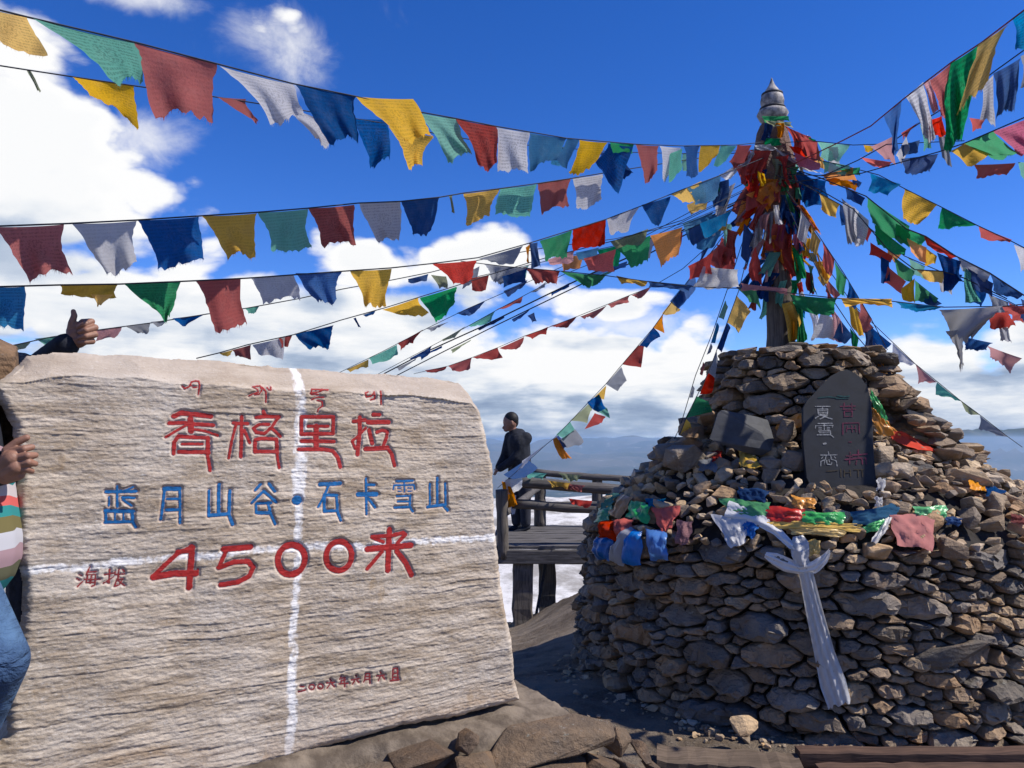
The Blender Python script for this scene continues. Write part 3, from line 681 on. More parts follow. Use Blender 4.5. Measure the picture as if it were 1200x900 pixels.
def slab_h(U, V, D=None):
    # split-face strata: overlapping ledges that dip slightly
    wob = (fbm(U * 2.0, V * 2, 3, 61) - .5) * .030 + (fbm(U * 9, V * 9, 3, 62) - .5) * .010
    h = np.zeros(U.shape)
    for k, (per, amp, sd) in enumerate(((.022, .0019, 1), (.0115, .0012, 2), (.066, .0018, 3))):
        t = (V + wob * (1 + .3 * k) + (fbm(U * 5, V * 2.2, 2, 80 + sd) - .5) * per * .8) / per
        row = np.floor(t); fr = t - row
        brk = vnoise(U * (3 + 3 * k) + row * 3.7, row * 1.0 + .5, 90 + sd)         # each ledge comes and goes along its length
        saw = np.where(fr < .13, fr / .13, 1 - (fr - .13) / .87) 
        h += amp * saw * (.0 + 1.9 * np.clip(brk - .12, 0, 1) ** 1.5)
    h += (fbm(U * 14, V * 60, 4, 64, .6) - .5) * .006 + (fbm(U * 70, V * 150, 2, 66) - .5) * .0032
    h += (fbm(U * 1.6, V * 1.6, 3, 65) - .5) * .05
    # smooth dressed band along the top leans back
    tb = (TOPV(U) - V); k = np.clip((.085 - tb + (fbm(U * 5, V * 0, 2, 70) - .5) * .03) / .085, 0, 1)
    facet = .03 * np.abs(fbm(U * 4.5 + V * 6, V * 5, 2, 71) - .5)
    h = h * (1 - .85 * (k > 0)) - k * .075 - facet * (k > 0)
    if D is None: D = carve(U, V)
    hs = (fbm(U * 1.6, V * 1.6, 3, 65) - .5) * .05 + (h - (fbm(U * 1.6, V * 1.6, 3, 65) - .5) * .05) * .35
    kk = np.clip(1 - np.clip(D - .001, 0, .005) / .005, 0, 1); h = h * (1 - kk) + (hs - .0045) * kk
    return h, D
du = .00245
u0, u1 = OUTUV[:, 0].min() - .01, OUTUV[:, 0].max() + .01; v0, v1 = .30, OUTUV[:, 1].max() + .01
UU, VV = np.meshgrid(np.arange(u0, u1, du), np.arange(v0, v1, du))
IDs = inside_dist(UU, VV, OUTUV) + (fbm(UU * 30, VV * 30, 3, 12) - .5) * .012
HH, DD = slab_h(UU, VV)
ed = np.clip(IDs, 0, .03); HH -= (.03 - ed) ** 2 * 30                                   # rounded arris
TH = .24
inside = IDs > 0
HB = np.where(inside, HH, -TH)
def slab_world(U, V, H): return P0.x + E2.x * U + N2.x * H, P0.y + E2.y * U + N2.y * H, V
kq = inside[:-1, :-1] & inside[:-1, 1:] & inside[1:, 1:] & inside[1:, :-1]
me, used = grid_mesh('carved_face', *slab_world(UU, VV, HH), keep=kq)
# vein / paint masks stored per vertex
def line_x(V):   # vertical vein, u position for a height
    a = slab_uv(352, 430); b = slab_uv(351, 560); c = slab_uv(345, 700); d = slab_uv(339, 872)
    return np.interp(V, [d[1], c[1], b[1], a[1]], [d[0], c[0], b[0], a[0]])
def line_y(U):
    pts = sorted([slab_uv(x, y)[:2] for x, y in ((20, 672), (100, 663), (200, 655), (300, 645), (400, 640), (500, 634), (584, 629))])
    return np.interp(U, [p[0] for p in pts], [p[1] for p in pts])
nz = fbm(UU * 40, VV * 40, 4, 15, .6)
vein = np.clip(1 - (np.abs(UU - line_x(VV) + (fbm(VV * 12, UU * 0, 3, 16) - .5) * .016) / (.017 + .013 * np.clip(fbm(VV * 5, UU * 0, 2, 17) * 2 - .6, 0, 1.5))) ** 2, 0, 1)
vein = np.maximum(vein, np.clip(1 - (np.abs(VV - line_y(UU) + (fbm(UU * 9, VV * 0, 3, 18) - .5) * .022) / (.010 + .014 * fbm(UU * 4, VV * 0, 2, 19))) ** 2, 0, 1) * .95)
vein = np.clip(vein * 1.3 + (fbm(UU * 70, VV * 45, 4, 25, .7) - .56) * 3.2 * (vein > 0), 0, 1) * .84
seam = np.clip(1 - np.abs(VV - line_y(UU) - .016 + (fbm(UU * 9, VV * 0, 3, 18) - .5) * .022) / .008, 0, 1) * np.clip((-.1 - UU) * 5, 0, 1)
halo = np.clip(1 - np.abs(DD) / .0045, 0, 1)
for nm, arr in (('vein', vein), ('halo', halo), ('band', np.clip((.09 - (TOPV(UU) - VV)) / .03, 0, 1)), ('seam', seam)):
    at = me.attributes.new(nm, 'FLOAT', 'POINT'); at.data.foreach_set('value', arr.reshape(-1)[used].astype(np.float32))
def slab_mat():
    m, N, b = mat('split_limestone', .85, .25); geo = N.n('ShaderNodeNewGeometry'); p = geo.outputs['Position']
    A = lambda n_: N.n('ShaderNodeAttribute', attribute_name=n_).outputs['Fac']
    st = N.vm('MULTIPLY', p, (1, 1, 5)); n1 = N.noise(st, 5, 8, .65, .3); n2 = N.noise(p, 2.2, 5, .6); n3 = N.noise(N.vm('MULTIPLY', p, (1, 1, 3.2)), 60, 5, .7); n4 = N.noise(N.vm('MULTIPLY', p, (1, 1, 1)), 150, 3, .6)
    c = N.mix(N.step(n1, .34, .66), (.30, .23, .16), (.55, .465, .37))
    c = N.mix(N.m('MULTIPLY', N.step(n2, .42, .66), .6), c, (.48, .43, .375))
    c = N.mix(N.m('MULTIPLY', N.step(n3, .56, .7), .55), c, (.60, .57, .53))
    c = N.mix(N.m('MULTIPLY', N.step(n3, .42, .32), .5), c, (.18, .135, .10))
    rust = N.m('MULTIPLY', N.step(N.noise(N.vm('MULTIPLY', p, (1.6, 1.6, .8)), 7, 5, .65), .60, .72), .45)
    c = N.mix(rust, c, (.30, .19, .085))
    sp_ = N.noise(N.vm('MULTIPLY', p, (1, 1, 2.4)), 85, 4, .75)
    c = N.mix(N.m('MULTIPLY', N.step(sp_, .57, .66), N.m('MULTIPLY', N.step(n2, .35, .6), .6)), c, (.70, .68, .64)); c = N.mix(N.m('MULTIPLY', N.step(sp_, .42, .34), .55), c, (.17, .125, .09))
    c = N.mix(N.m('MULTIPLY', A('seam'), .7), c, (.12, .11, .10))
    c = N.mix(N.m('MULTIPLY', A('band'), .6), c, (.38, .31, .25))
    c = N.mix(A('vein'), c, (.78, .77, .76))
    c = N.mix(N.m('MULTIPLY', A('halo'), .55), c, (.55, .36, .33))
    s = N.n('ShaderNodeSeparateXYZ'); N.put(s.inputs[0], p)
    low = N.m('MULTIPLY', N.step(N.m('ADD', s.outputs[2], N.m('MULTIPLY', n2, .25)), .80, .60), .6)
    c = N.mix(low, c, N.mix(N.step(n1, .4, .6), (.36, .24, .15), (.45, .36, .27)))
    N.put(b.inputs['Base Color'], c); N.put(b.inputs['Normal'], N.bump(N.m('ADD', n3, N.m('MULTIPLY', n4, .6)), .45, .005)); return m
M_SLAB = slab_mat()
slab = empty('inscribed_slab', tuple(slab_world(.1, .45, 0)), label='tall pale split stone slab with carved red and blue Chinese inscriptions and white vein', cat='stone slab')
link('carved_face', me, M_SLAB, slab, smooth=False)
# body behind the face: outline extruded back, uneven
bm = bmesh.new(); n = len(OUTUV)
dense = []
for i in range(n):
    a = OUTUV[i]; b = OUTUV[(i + 1) % n]; k = max(1, int(np.hypot(*(b - a)) / .03))
    for j in range(k): dense.append(a + (b - a) * j / k)
dense = np.array(dense); cen = dense.mean(0); rings = []
for (dep, shr) in ((-.035, .006), (-.10, .0), (-.18, .008), (-TH, .03)):
    ring = []
    for p_ in dense:
        dv = (p_ - cen); L = np.hypot(*dv); q_ = cen + dv * (1 - (shr + .004 + .012 * random.random()) / L)
        v = max(q_[1], .30); tb = float(TOPV(q_[0])) - v
        extra = -.06 if tb < .05 and dep > -.06 else 0
        ring.append(bm.verts.new(slab_world(q_[0], v, dep + extra + .01 * random.random())))
    rings.append(ring)
for i in range(len(rings) - 1):
    for k in range(len(dense)): bm.faces.new((rings[i][k], rings[i][(k + 1) % len(dense)], rings[i + 1][(k + 1) % len(dense)], rings[i + 1][k]))
bm.faces.new(rings[-1]); bm.faces.new(rings[0][::-1]); bmesh.ops.recalc_face_normals(bm, faces=bm.faces)
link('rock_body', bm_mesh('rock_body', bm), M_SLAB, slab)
M_RED = simple('red_paint', (.38, .020, .018), .6, 60, .3, .002, spec=.3); M_BLUE = simple('blue_paint', (.008, .13, .36), .6, 60, .35, .002, spec=.3); M_DRED = simple('dark_red_paint', (.27, .035, .035), .7, 60, .35, .002)
pm = {'r': M_RED, 'b': M_BLUE, 'k': M_DRED}
for c, st in CHUV:
    allp = np.concatenate([p for p, r in st]); rr_ = max(r for p, r in st); m_ = rr_ + .006; dd = .0011 if c != 'k' else .0009
    U, V = np.meshgrid(np.arange(allp[:, 0].min() - m_, allp[:, 0].max() + m_, dd), np.arange(allp[:, 1].min() - m_, allp[:, 1].max() + m_, dd))
    D = stroke_sdf(U, V, st) + (fbm(U * 160, V * 160, 3, 5) - .5) * .0026 + (0.0004 if c != 'k' else -.0004)
    H, _ = slab_h(U, V, np.zeros(U.shape)); k = D < 0; kq = k[:-1, :-1] & k[:-1, 1:] & k[1:, 1:] & k[1:, :-1]
    if not kq.any(): continue
    cm_, _ = grid_mesh('painted_character', *slab_world(U, V, H + .0016), keep=kq)
    link('painted_character', cm_, pm[c], slab, smooth=True)

# plinth under the slab: cement skirt over large rocks
M_CEM = simple('cement_skirt', (.20, .16, .12), .95, 11, .45, .03, c2=(.085, .065, .048))
def W2(u, h, z): return Vector((P0.x + E2.x * u + N2.x * h, P0.y + E2.y * u + N2.y * h, z))
plinth = empty('plinth', W2(0, .2, 0), label='low plinth of rough rocks topped with cement under the inscribed slab', cat='plinth')
us = np.linspace(-1.6, 1.62, 170); hs_ = np.linspace(-.45, .42, 56)
U, H = np.meshgrid(us, hs_)
edge_h = .06 + .15 * np.clip(U - .4, 0, 1.1) + .05 * (fbm(U * 2.2, U * 0, 3, 44) - .5) + .03 * (fbm(U * 9, U * 0, 2, 45) - .5)
Z = .485 - .12 * np.clip(H, 0, 1) + (fbm(U * 6, H * 7, 5, 41, .6) - .5) * .06
over = np.clip(H - edge_h, 0, 1); Z -= np.minimum(.47, over * 5.5)
rend = np.clip(U - 1.22, 0, 1); Z -= np.minimum(.5, rend * 2.2 + 0 * U)
Z = np.maximum(Z, -.05)
cm_, _ = grid_mesh('cement_top', P0.x + E2.x * U + N2.x * H, P0.y + E2.y * U + N2.y * H, Z)
link('cement_top', cm_, M_CEM, plinth, smooth=True)
M_PL = rock_mat('earthy_rock', [(0, (.13, .095, .065)), (.4, (.09, .07, .055)), (.7, (.16, .125, .09)), (1, (.11, .095, .08))])
q = random.Random(12)
for (px, py, d, sx, sy, sz, rx, ry) in ((497,892,2.74,.155,.14,.060,0,-.06),(648,864,2.98,.315,.15,.058,.05,-.05),(560,905,2.80,.12,.12,.06,0,.1),(640,903,2.88,.20,.13,.05,.1,.08),(722,868,3.12,.075,.09,.055,.2,.5),(752,880,3.16,.065,.06,.030,.3,.7),(704,896,3.02,.10,.10,.04,0,.25),(560,940,2.7,.2,.12,.07,0,0),(430,925,2.6,.16,.12,.07,0,0),
                                    (738,902,3.05,.075,.07,.035,0,.45),(764,898,3.15,.04,.05,.022,.2,.6),(400,965,2.45,.2,.12,.1,0,0),(500,965,2.6,.25,.15,.1,0,0),(640,955,2.8,.25,.15,.09,0,0),(720,940,3.0,.12,.12,.06,0,.3),(546,868,2.84,.03,.06,.05,0,.9)):
    b_ = rock_bm(sx, sy, sz, q.randint(0, 999), 1, 18); me_ = bm_mesh('rock', b_); o = link('rock', me_, M_PL, plinth)
    o.matrix_parent_inverse = Matrix.Translation(plinth.location).inverted()
    o.matrix_basis = Matrix.Translation(P(px, py, d)) @ Matrix.Rotation(.5, 4, 'Z') @ Matrix.Rotation(ry, 4, 'Y') @ Matrix.Rotation(rx, 4, 'X')

# brown rock at the slab's left end
big_stone('brown_boulder', -42, 520, 2.40, .16, .16, .42, 203, rock_mat('brown_boulder_rock', [(0, (.17, .115, .075)), (1, (.2, .14, .09))]), 'tall brown rock standing behind the left end of the inscribed slab', (0, .06, .2), 'rock', 22)
big_stone('grey_boulder', -5, 432, 2.62, .17, .15, .075, 206, M_BLU, 'blue grey rock peeping over the left top corner of the slab', (0, -.1, .2), 'rock', 20)

# ------------------------------------------------------------------ prayer flags
def flag_mesh(c, dep, hang=.06, seed=0, nx=9, ny=8, fray=1.0, rip=1.0, curve=.09):
    """c: four pixel corners TL TR BR BL with distances of the top pair -> cloth sheet in the world"""
    rnd = random.Random(seed)
    (tlx, tly), (trx, try_), (brx, bry), (blx, bly) = c; dl, dr = dep
    size = (math.hypot(trx - tlx, try_ - tly) + math.hypot(blx - tlx, bly - tly) + math.hypot(brx - trx, bry - try_)) / 3
    ph = rnd.uniform(0, 6.28); ph2 = rnd.uniform(0, 6.28); fr = rnd.uniform(.9, 2.0); sk = rnd.uniform(-1.4, 1.4)
    dm = (dl + dr) / 2; real = size * dm / F; hb = rnd.uniform(-hang, hang * 1.3) * real / .2; hb2 = rnd.uniform(-hang, hang) * real / .2
    vs = []; uvs = []
    cl, cr = rnd.uniform(-curve * .4, curve), rnd.uniform(-curve * .4, curve)
    for j in range(ny):
        v = j / (ny - 1)
        for i in range(nx):
            u = i / (nx - 1)
            x = (tlx * (1 - u) + trx * u) * (1 - v) + (blx * (1 - u) + brx * u) * v
            y = (tly * (1 - u) + try_ * u) * (1 - v) + (bly * (1 - u) + bry * u) * v
            bow = 4 * v * (1 - v); side = (2 * u - 1)
            x += -(cl * (1 - u) + -cr * u) * 0 + bow * size * (cl * (1 - u) - cr * u)
            sg = size * .05 * 4 * u * (1 - u)
            if v == 0: y += sg * .35
            bb = v ** 3
            y += bb * size * .07 * math.sin(u * 5 + ph2) 
            if 0 < v: x += math.sin(v * 6 + ph + side) * size * .018
            if fray and j == ny - 1: y += rnd.uniform(-.05, .05) * size * fray
            if fray and i in (0, nx - 1) and 0 < j: x += rnd.uniform(-.015, .015) * size * fray
            d = dl * (1 - u) + dr * u
            a = real * .12 * rip * (v ** .7)
            d += a * math.sin(6.28 * fr * (u + sk * v * .5) + ph) + a * .5 * math.sin(11 * (u * .6 + v * .5) + ph2) + v * (hb * (1 - u) + hb2 * u)
            if fray and j == ny - 1: d += rnd.uniform(-.02, .02) * real
            vs.append(P(x, y, d)); uvs.append((u, 1 - v))
    fs = [(j * nx + i, j * nx + i + 1, (j + 1) * nx + i + 1, (j + 1) * nx + i) for j in range(ny - 1) for i in range(nx - 1)]
    if fray and size > 12:                                    # loose threads along the hem
        nth = int(10 + size * .35)
        for k in range(nth):
            u = rnd.random() * (nx - 1.001); i = int(u); t = u - i; a = vs[(ny - 1) * nx + i]; b = vs[(ny - 1) * nx + i + 1]; p = a.lerp(b, t)
            L = real * rnd.uniform(.02, .075); wv = (b - a).normalized() * real * .007
            tip = p + Vector((rnd.uniform(-.4, .4) * L, rnd.uniform(-.3, .3) * L, -L)); n0 = len(vs)
            vs += [p - wv - Vector((0, 0, -.004)), p + wv - Vector((0, 0, -.004)), tip]; uvs += [(u / nx, 0)] * 3; fs.append((n0, n0 + 1, n0 + 2))
    me = mesh('flag', vs, fs); ul = me.uv_layers.new(name='UVMap')
    for l in me.loops: ul.data[l.vertex_index if False else l.index].uv = uvs[l.vertex_index]
    return me
NFL = [0]
def string(label, cord, flags, thick=.0028, hang=.06, rip=1.0, fray=1.0, group='strings of prayer flags tied to the pole', cordmat=None):
    """cord: pixel points; first and last carry a distance. flags: 'c x y x y x y x y' lines"""
    n = len(cord); L = [0]
    for a, b in zip(cord, cord[1:]): L.append(L[-1] + math.hypot(b[0] - a[0], b[1] - a[1]))
    known = [(L[i], 1 / c[2]) for i, c in enumerate(cord) if len(c) > 2]
    def dep(s): return 1 / float(np.interp(s, [k[0] for k in known], [k[1] for k in known]))
    def s_of(x, y):
        best = (1e9, 0)
        for i in range(n - 1):
            a, b = cord[i], cord[i + 1]; ex, ey = b[0] - a[0], b[1] - a[1]; l2 = ex * ex + ey * ey + 1e-9
            t = max(0, min(1, ((x - a[0]) * ex + (y - a[1]) * ey) / l2)); dd = math.hypot(x - a[0] - t * ex, y - a[1] - t * ey)
            if dd < best[0]: best = (dd, L[i] + t * math.sqrt(l2))
        return best[1]
    p0 = P(cord[-1][0], cord[-1][1], dep(L[-1]))
    root = empty('prayer_flag_string', p0, label=label, cat='prayer flags', group=group)
    pts = []
    for i in range(n - 1):
        a, b = cord[i], cord[i + 1]; k = max(2, int((L[i + 1] - L[i]) / 25))
        for j in range(k): t = j / k; pts.append(P(a[0] + (b[0] - a[0]) * t, a[1] + (b[1] - a[1]) * t, dep(L[i] + (L[i + 1] - L[i]) * t)))
    pts.append(p0)
    bm = bmesh.new(); tube(bm, pts, thick, 5); link('cord', bm_mesh('cord', bm), cordmat or M_CORD, root)
    for ln in flags.strip().split(';'):
        tk = ln.split()
        if not tk: continue
        c = tk[0]; v = [float(t) for t in tk[1:9]]
        cs = [(v[0], v[1]), (v[2], v[3]), (v[4], v[5]), (v[6], v[7])]
        NFL[0] += 1
        sz = abs(v[2] - v[0]) + abs(v[7] - v[1])
        big = sz > 60
        me = flag_mesh(cs, (dep(s_of(*cs[0])), dep(s_of(*cs[1]))), hang, NFL[0] * 13, 14 if big else 8, 12 if big else 6, fray, rip)
        link('flag', me, CM[c], root, smooth=True)
    return root

string('top left string of large prayer flags reaching the upper left corner', [(-60,-2,2.0),(0,12),(32,20),(160,50),(255,75),(343,98),(417,113),(485,130),(535,139),(581,148),(664,162),(745,169),(800,171),(862,170),(900,166,5.5)],
 'y -30 6 31 20 56 66 -20 46;g 38 21 157 50 168 100 134 92;r 157 50 254 74 248 138 182 134;w 257 77 343 99 356 138 318 142;b 345 98 417 113 421 165 384 164;y 417 113 484 116 508 164 474 162;g 487 131 535 139 552 180 526 187;r 534 139 581 148 582 196 561 195;w 582 149 621 155 618 202 583 197;c 621 156 664 162 652 188 620 198;c 665 162 679 164 664 198 652 187;y 679 164 712 167 692 198 666 205;b 713 168 742 172 724 227 697 192;G 715 167 743 169 741 180 718 178;r 745 169 772 171 771 203 755 214;w 773 171 798 173 780 211 776 211;g 784 180 800 174 799 200 784 212;b 801 171 820 171 818 205 804 208;y 821 171 844 170 838 186 818 202;g 845 170 863 171 850 190 836 195;r 864 170 881 170 872 190 854 192', .003)
string('thin string with a yellow flag running just below the top left row', [(-40,70,2.35),(0,77),(32,82),(85,90),(160,101),(255,114),(345,128),(415,139),(460,146),(508,156),(560,165),(640,172),(720,178),(800,180),(895,175,5.55)],
 'y 84 90 157 100 163 152 104 108;r 253 113 288 116 302 141 296 143;w 330 122 394 146 386 171 368 163;b 411 138 454 140 458 188 433 193;y 455 148 508 160 495 194 480 196;e 31 82 36 83 48 106 44 108;c 640 170 668 172 664 197 646 190;d 700 178 722 178 742 204 727 208;g 800 180 812 180 810 198 800 200', .0026)
string('evenly spaced flag string crossing left of the pole, red flag at its left end', [(-60,267,2.3),(0,265),(80,262),(160,258),(235,253),(300,249),(361,244),(420,238),(470,236),(516,231),(545,226),(586,221),(630,215),(670,209),(706,203),(800,188),(885,176,5.5)],
 'r -8 266 75 263 84 318 34 324;w 84 262 160 259 160 312 124 318;b 161 258 233 254 240 308 184 311;y 236 253 301 250 299 298 266 302;g 302 249 361 245 365 288 318 297;r 361 244 415 240 417 284 378 288;w 421 238 469 236 469 278 443 285;b 470 236 515 231 506 270 483 278;e 526 230 530 229 533 249 529 250;y 543 227 586 221 574 254 546 262;g 586 221 629 216 621 252 580 253;r 630 215 669 209 667 240 636 250;w 671 209 706 204 705 236 676 245', .003)
string('left string with square blue flag at the frame edge beside a rolled yellow one', [(-60,336,2.4),(0,336),(70,334),(140,333),(230,329),(290,326),(345,322),(400,318),(458,314),(505,309),(560,302),(620,285),(671,269),(710,257),(755,240),(800,222),(840,207),(895,185,5.45)],
 'c -20 336 29 336 28 384 -20 386;y 71 334 138 333 136 349 72 347;y 106 345 133 345 118 358 114 358;G 144 332 212 330 200 374 190 372;r 229 329 282 326 289 381 252 386;w 293 325 344 322 352 350 308 353;b 346 320 401 318 394 352 372 356;y 410 317 459 315 452 356 428 361;R 506 309 558 305 554 325 532 334;s 561 303 613 288 602 310 572 306;o 616 290 622 285 620 308 617 306;b 620 285 630 284 634 313 622 313;G 633 282 670 270 664 300 640 306;R 671 269 710 257 708 285 672 296;w 711 256 749 243 736 270 716 276;b 752 240 786 230 775 262 764 263;y 786 228 822 212 826 232 800 238;c 805 220 845 205 842 230 815 242', .003)
string('low pale string behind the slab with small olive, mauve and grey flags at far left', [(-40,416,3.1),(0,408),(60,395),(120,386),(180,378),(243,368),(290,361),(350,350),(400,339),(460,328),(505,319),(560,305),(640,290),(720,280),(800,262),(890,225,5.6)],
 'e -10 408 36 400 28 411 -8 417;g 40 397 79 391 66 408 56 406;p 113 387 143 383 138 393 112 401;s 146 382 176 378 174 389 162 391;s 177 377 196 375 189 383 183 382;b 202 373 244 367 219 381 211 380;g 287 361 304 358 300 366 291 368;b 478 327 502 321 500 330 479 331;e 505 322 523 324 525 336 515 338;s 540 322 562 312 560 330 542 337;r 551 326 573 322 569 341 553 340;d 588 324 619 314 616 331 590 336;p 640 305 675 292 672 306 645 312;c 675 296 702 290 700 303 678 306;R 684 303 722 292 720 316 690 319;G 722 290 762 276 760 308 738 312;o 762 276 800 266 796 300 774 310', .0026)
string('string over the middle of the slab with yellow and green flags side by side', [(230,420,3.4),(255,414),(290,404),(345,392),(400,375),(450,361),(492,348),(534,335),(580,320),(640,302),(720,282),(800,258),(888,214,5.5)],
 'y 257 414 273 410 270 417 262 417;r 272 410 294 404 294 420 276 418;w 296 404 334 395 332 421 303 415;r 326 396 343 392 338 405 330 408;b 345 391 391 381 386 406 362 410;d 414 373 417 372 423 383 420 384;b 425 369 440 364 438 369 428 371;y 448 363 490 349 502 366 474 372;G 492 349 535 336 533 356 512 378;e 715 283 760 268 752 285 722 292;y 805 240 832 228 828 244 810 252;c 820 262 858 246 850 266 826 278', .0026)
string('taut level string crossing in front of the pole with a rolled yellow flag', [(540,306,5.4),(590,312),(660,318),(710,323),(760,330),(812,336),(868,338),(922,343),(985,350),(1045,353),(1105,360),(1175,359),(1240,352,3.9)],
 's 566 309 622 314 586 336 574 322;r 614 313 656 318 652 331 628 333;G 657 318 710 323 704 334 684 334;y 722 323 759 330 756 335 728 332;b 759 329 812 334 808 341 760 337;W 824 312 865 316 867 339 812 336;R 806 312 836 296 834 322 808 326;p 868 332 922 338 922 344 868 339;G 925 345 981 350 978 371 938 363;y 984 349 1046 350 1046 358 990 358;c 1048 353 1106 359 1096 365 1056 361;R 1174 359 1215 357 1214 367 1178 368', .003, rip=1.3)
string('far string with small olive, teal and red flags disappearing behind the slab top', [(395,438,7.6),(450,411),(500,385),(545,363),(570,352),(620,330),(660,312),(740,285),(890,205,5.7)],
 'y 406 433 432 421 432 430 410 435;g 432 420 465 404 466 417 436 427;r 466 402 496 386 484 402 470 409;s 499 385 526 377 515 384 505 388;b 535 367 569 352 560 364 545 371;d 590 341 618 328 612 338 595 347', .003)
string('far string with short teal and red flags right of the green and yellow pair', [(440,440,8.2),(480,419),(520,398),(581,364),(613,347),(660,322),(740,290),(890,215,5.75)],
 'd 480 420 507 405 504 413 480 423;e 518 398 546 382 535 393 520 401;g 549 382 581 364 575 376 553 384;r 581 363 613 347 610 356 588 361;s 622 343 640 330 638 337 626 342', .003)
string('upper of two dark parallel strings with tightly wound cloth above the slab', [(450,438,8.5),(500,412),(560,385),(640,346),(690,322),(740,300),(890,225,5.75)],
 'd 492 417 520 404 518 407 494 421;d 560 385 592 369 591 372 562 388;d 645 343 668 331 667 335 646 347;b 690 321 735 306 733 312 692 326;s 465 431 488 420 486 423 467 434', .007)
string('lower of two dark parallel strings with tightly wound cloth above the slab', [(465,440,8.8),(520,412),(580,382),(640,353),(690,329),(740,308),(890,230,5.8)],
 'e 528 410 552 398 550 401 530 413;d 618 370 626 366 629 376 624 378;d 600 374 622 362 620 365 602 378;g 690 327 720 315 718 319 692 332', .006)
string('far string of small all red flags sloping from the slab to the pole', [(485,438,9.0),(525,429),(553,419),(584,407),(614,394),(642,384),(676,371),(711,357),(738,346),(764,336),(800,315),(890,235,5.8)],
 'r 498 434 524 429 520 435 500 437;r 525 429 553 419 551 433 530 435;r 554 419 583 407 589 420 558 421;r 585 408 614 395 610 407 593 411;r 615 394 642 383 640 391 624 396;r 645 382 676 371 666 383 650 384;r 680 371 711 358 696 372 684 373;r 712 357 738 346 737 353 716 361;r 740 346 764 335 753 349 743 348', .003)
string('steep string from the timber railing up to the pole with small multicoloured flags', [(583,572,10.0),(605,553),(640,521),(650,513),(672,490),(710,450),(735,420),(765,385),(790,350),(830,300),(893,215,5.7)],
 'b 812 320 788 352 796 362 815 338;b 800 335 785 353 795 362 813 341;y 787 353 776 367 781 370 798 364;o 777 368 765 384 779 391 776 372;d 766 384 749 405 758 406 774 394;r 748 405 729 427 751 431 755 405;s 728 430 710 450 724 459 734 444;y 711 451 697 465 708 468 710 455;b 702 462 688 471 697 482 710 480;g 700 470 695 480 715 490 712 478;e 690 473 668 493 688 494 694 480;R 697 484 685 503 701 498 710 489;g 668 494 652 509 662 514 674 503;s 674 503 655 516 664 526 684 518;d 654 510 648 515 656 528 664 524;o 652 512 648 515 658 537 670 538;w 640 520 612 540 606 552 628 532;b 618 538 590 556 604 566 630 548;W 612 560 592 562 594 580 612 572;o 600 566 588 564 592 598 606 590;w 605 580 598 582 600 604 604 600', .0035)
string('inner of two strings dropping from the pole to the left shoulder of the cairn', [(796,510,5.2),(805,488),(830,437),(852,378),(866,340),(885,262,5.5)],
 'G 864 338 886 340 892 362 878 352;y 863 346 852 378 866 388 880 366;d 852 378 840 408 846 412 856 385;s 840 412 829 436 838 442 841 420;R 830 437 820 462 834 462 838 444;G 816 464 803 490 834 483 830 470;y 804 491 797 510 806 503 812 500;R 885 288 878 310 880 326 894 334;d 872 262 868 300 876 310 884 280', .003)
string('outer of two strings dropping from the pole to the left shoulder, thin with tiny rags', [(790,515,5.5),(797,500),(815,440),(835,390),(852,340),(868,290),(880,255,5.55)],
 'g 850 352 842 372 848 374 853 360;c 840 378 833 402 838 402 843 382;s 833 402 828 416 833 413 835 406;r 824 424 820 438 823 440 826 428;s 812 452 808 466 812 466 814 456', .003)
string('lower right string with pink, teal and grey pennants passing the mountains', [(925,235,5.5),(960,300),(1000,357),(1045,400),(1072,426),(1098,447),(1125,469),(1148,486),(1180,511),(1198,524,6.6)],
 'y 994 356 1004 360 1012 394 998 386;r 1000 357 1024 384 1020 392 1008 388;b 1022 384 1045 403 1038 410 1014 402;w 1046 402 1072 426 1066 430 1043 419;p 1073 427 1098 448 1090 449 1076 448;g 1098 448 1126 470 1120 469 1096 461;e 1126 470 1148 486 1140 486 1132 484;s 1148 487 1182 512 1168 510 1147 501;d 1012 384 1024 388 1024 408 1014 408;w 1014 388 1026 400 1042 424 1036 424;r 965 322 985 345 980 352 968 340;b 930 250 950 285 944 300 934 280', .003)
string('string draped down the right shoulder of the turret with orange, blue and green cloths', [(918,230,5.45),(945,290),(975,350),(1005,395),(1040,436),(1060,470),(1076,492,5.15)],
 'o 1030 412 1036 420 1034 452 1028 446;b 1038 425 1046 440 1052 466 1040 462;G 1046 442 1058 466 1062 476 1048 470;b 1058 468 1064 478 1070 490 1062 486;R 1064 478 1076 492 1072 494 1064 490;y 962 320 968 330 966 336 958 326;r 968 338 978 352 976 372 970 362;p 975 360 985 374 988 400 972 396;W 962 365 976 372 978 398 950 396;b 985 375 1000 394 992 402 976 398;G 996 384 1006 396 1004 414 998 402;m 930 262 942 284 938 300 928 284', .0035)
string('heavy right string with long green, red and navy cloths below the row of triangles', [(905,190,5.5),(960,208),(1015,230),(1062,268),(1085,277),(1120,300),(1160,320),(1200,346),(1240,366,4.0)],
 'G 1016 231 1066 265 1066 292 1022 262;G 1050 262 1088 278 1080 290 1050 280;R 1083 276 1121 301 1114 304 1086 286;w 1122 302 1162 321 1158 332 1128 318;b 1160 320 1198 345 1192 352 1164 340;o 1063 279 1086 290 1086 310 1068 296;y 1084 290 1098 300 1096 310 1084 310;d 1098 296 1126 306 1128 330 1106 340;d 1134 314 1164 332 1162 348 1140 338;g 1130 312 1138 320 1150 356 1131 352;o 968 202 1008 216 1002 224 972 214;d 990 218 1014 232 1010 242 992 232;b 1000 208 1010 214 1006 220 998 216;d 1196 350 1215 358 1210 392 1196 372', .004, rip=1.3)
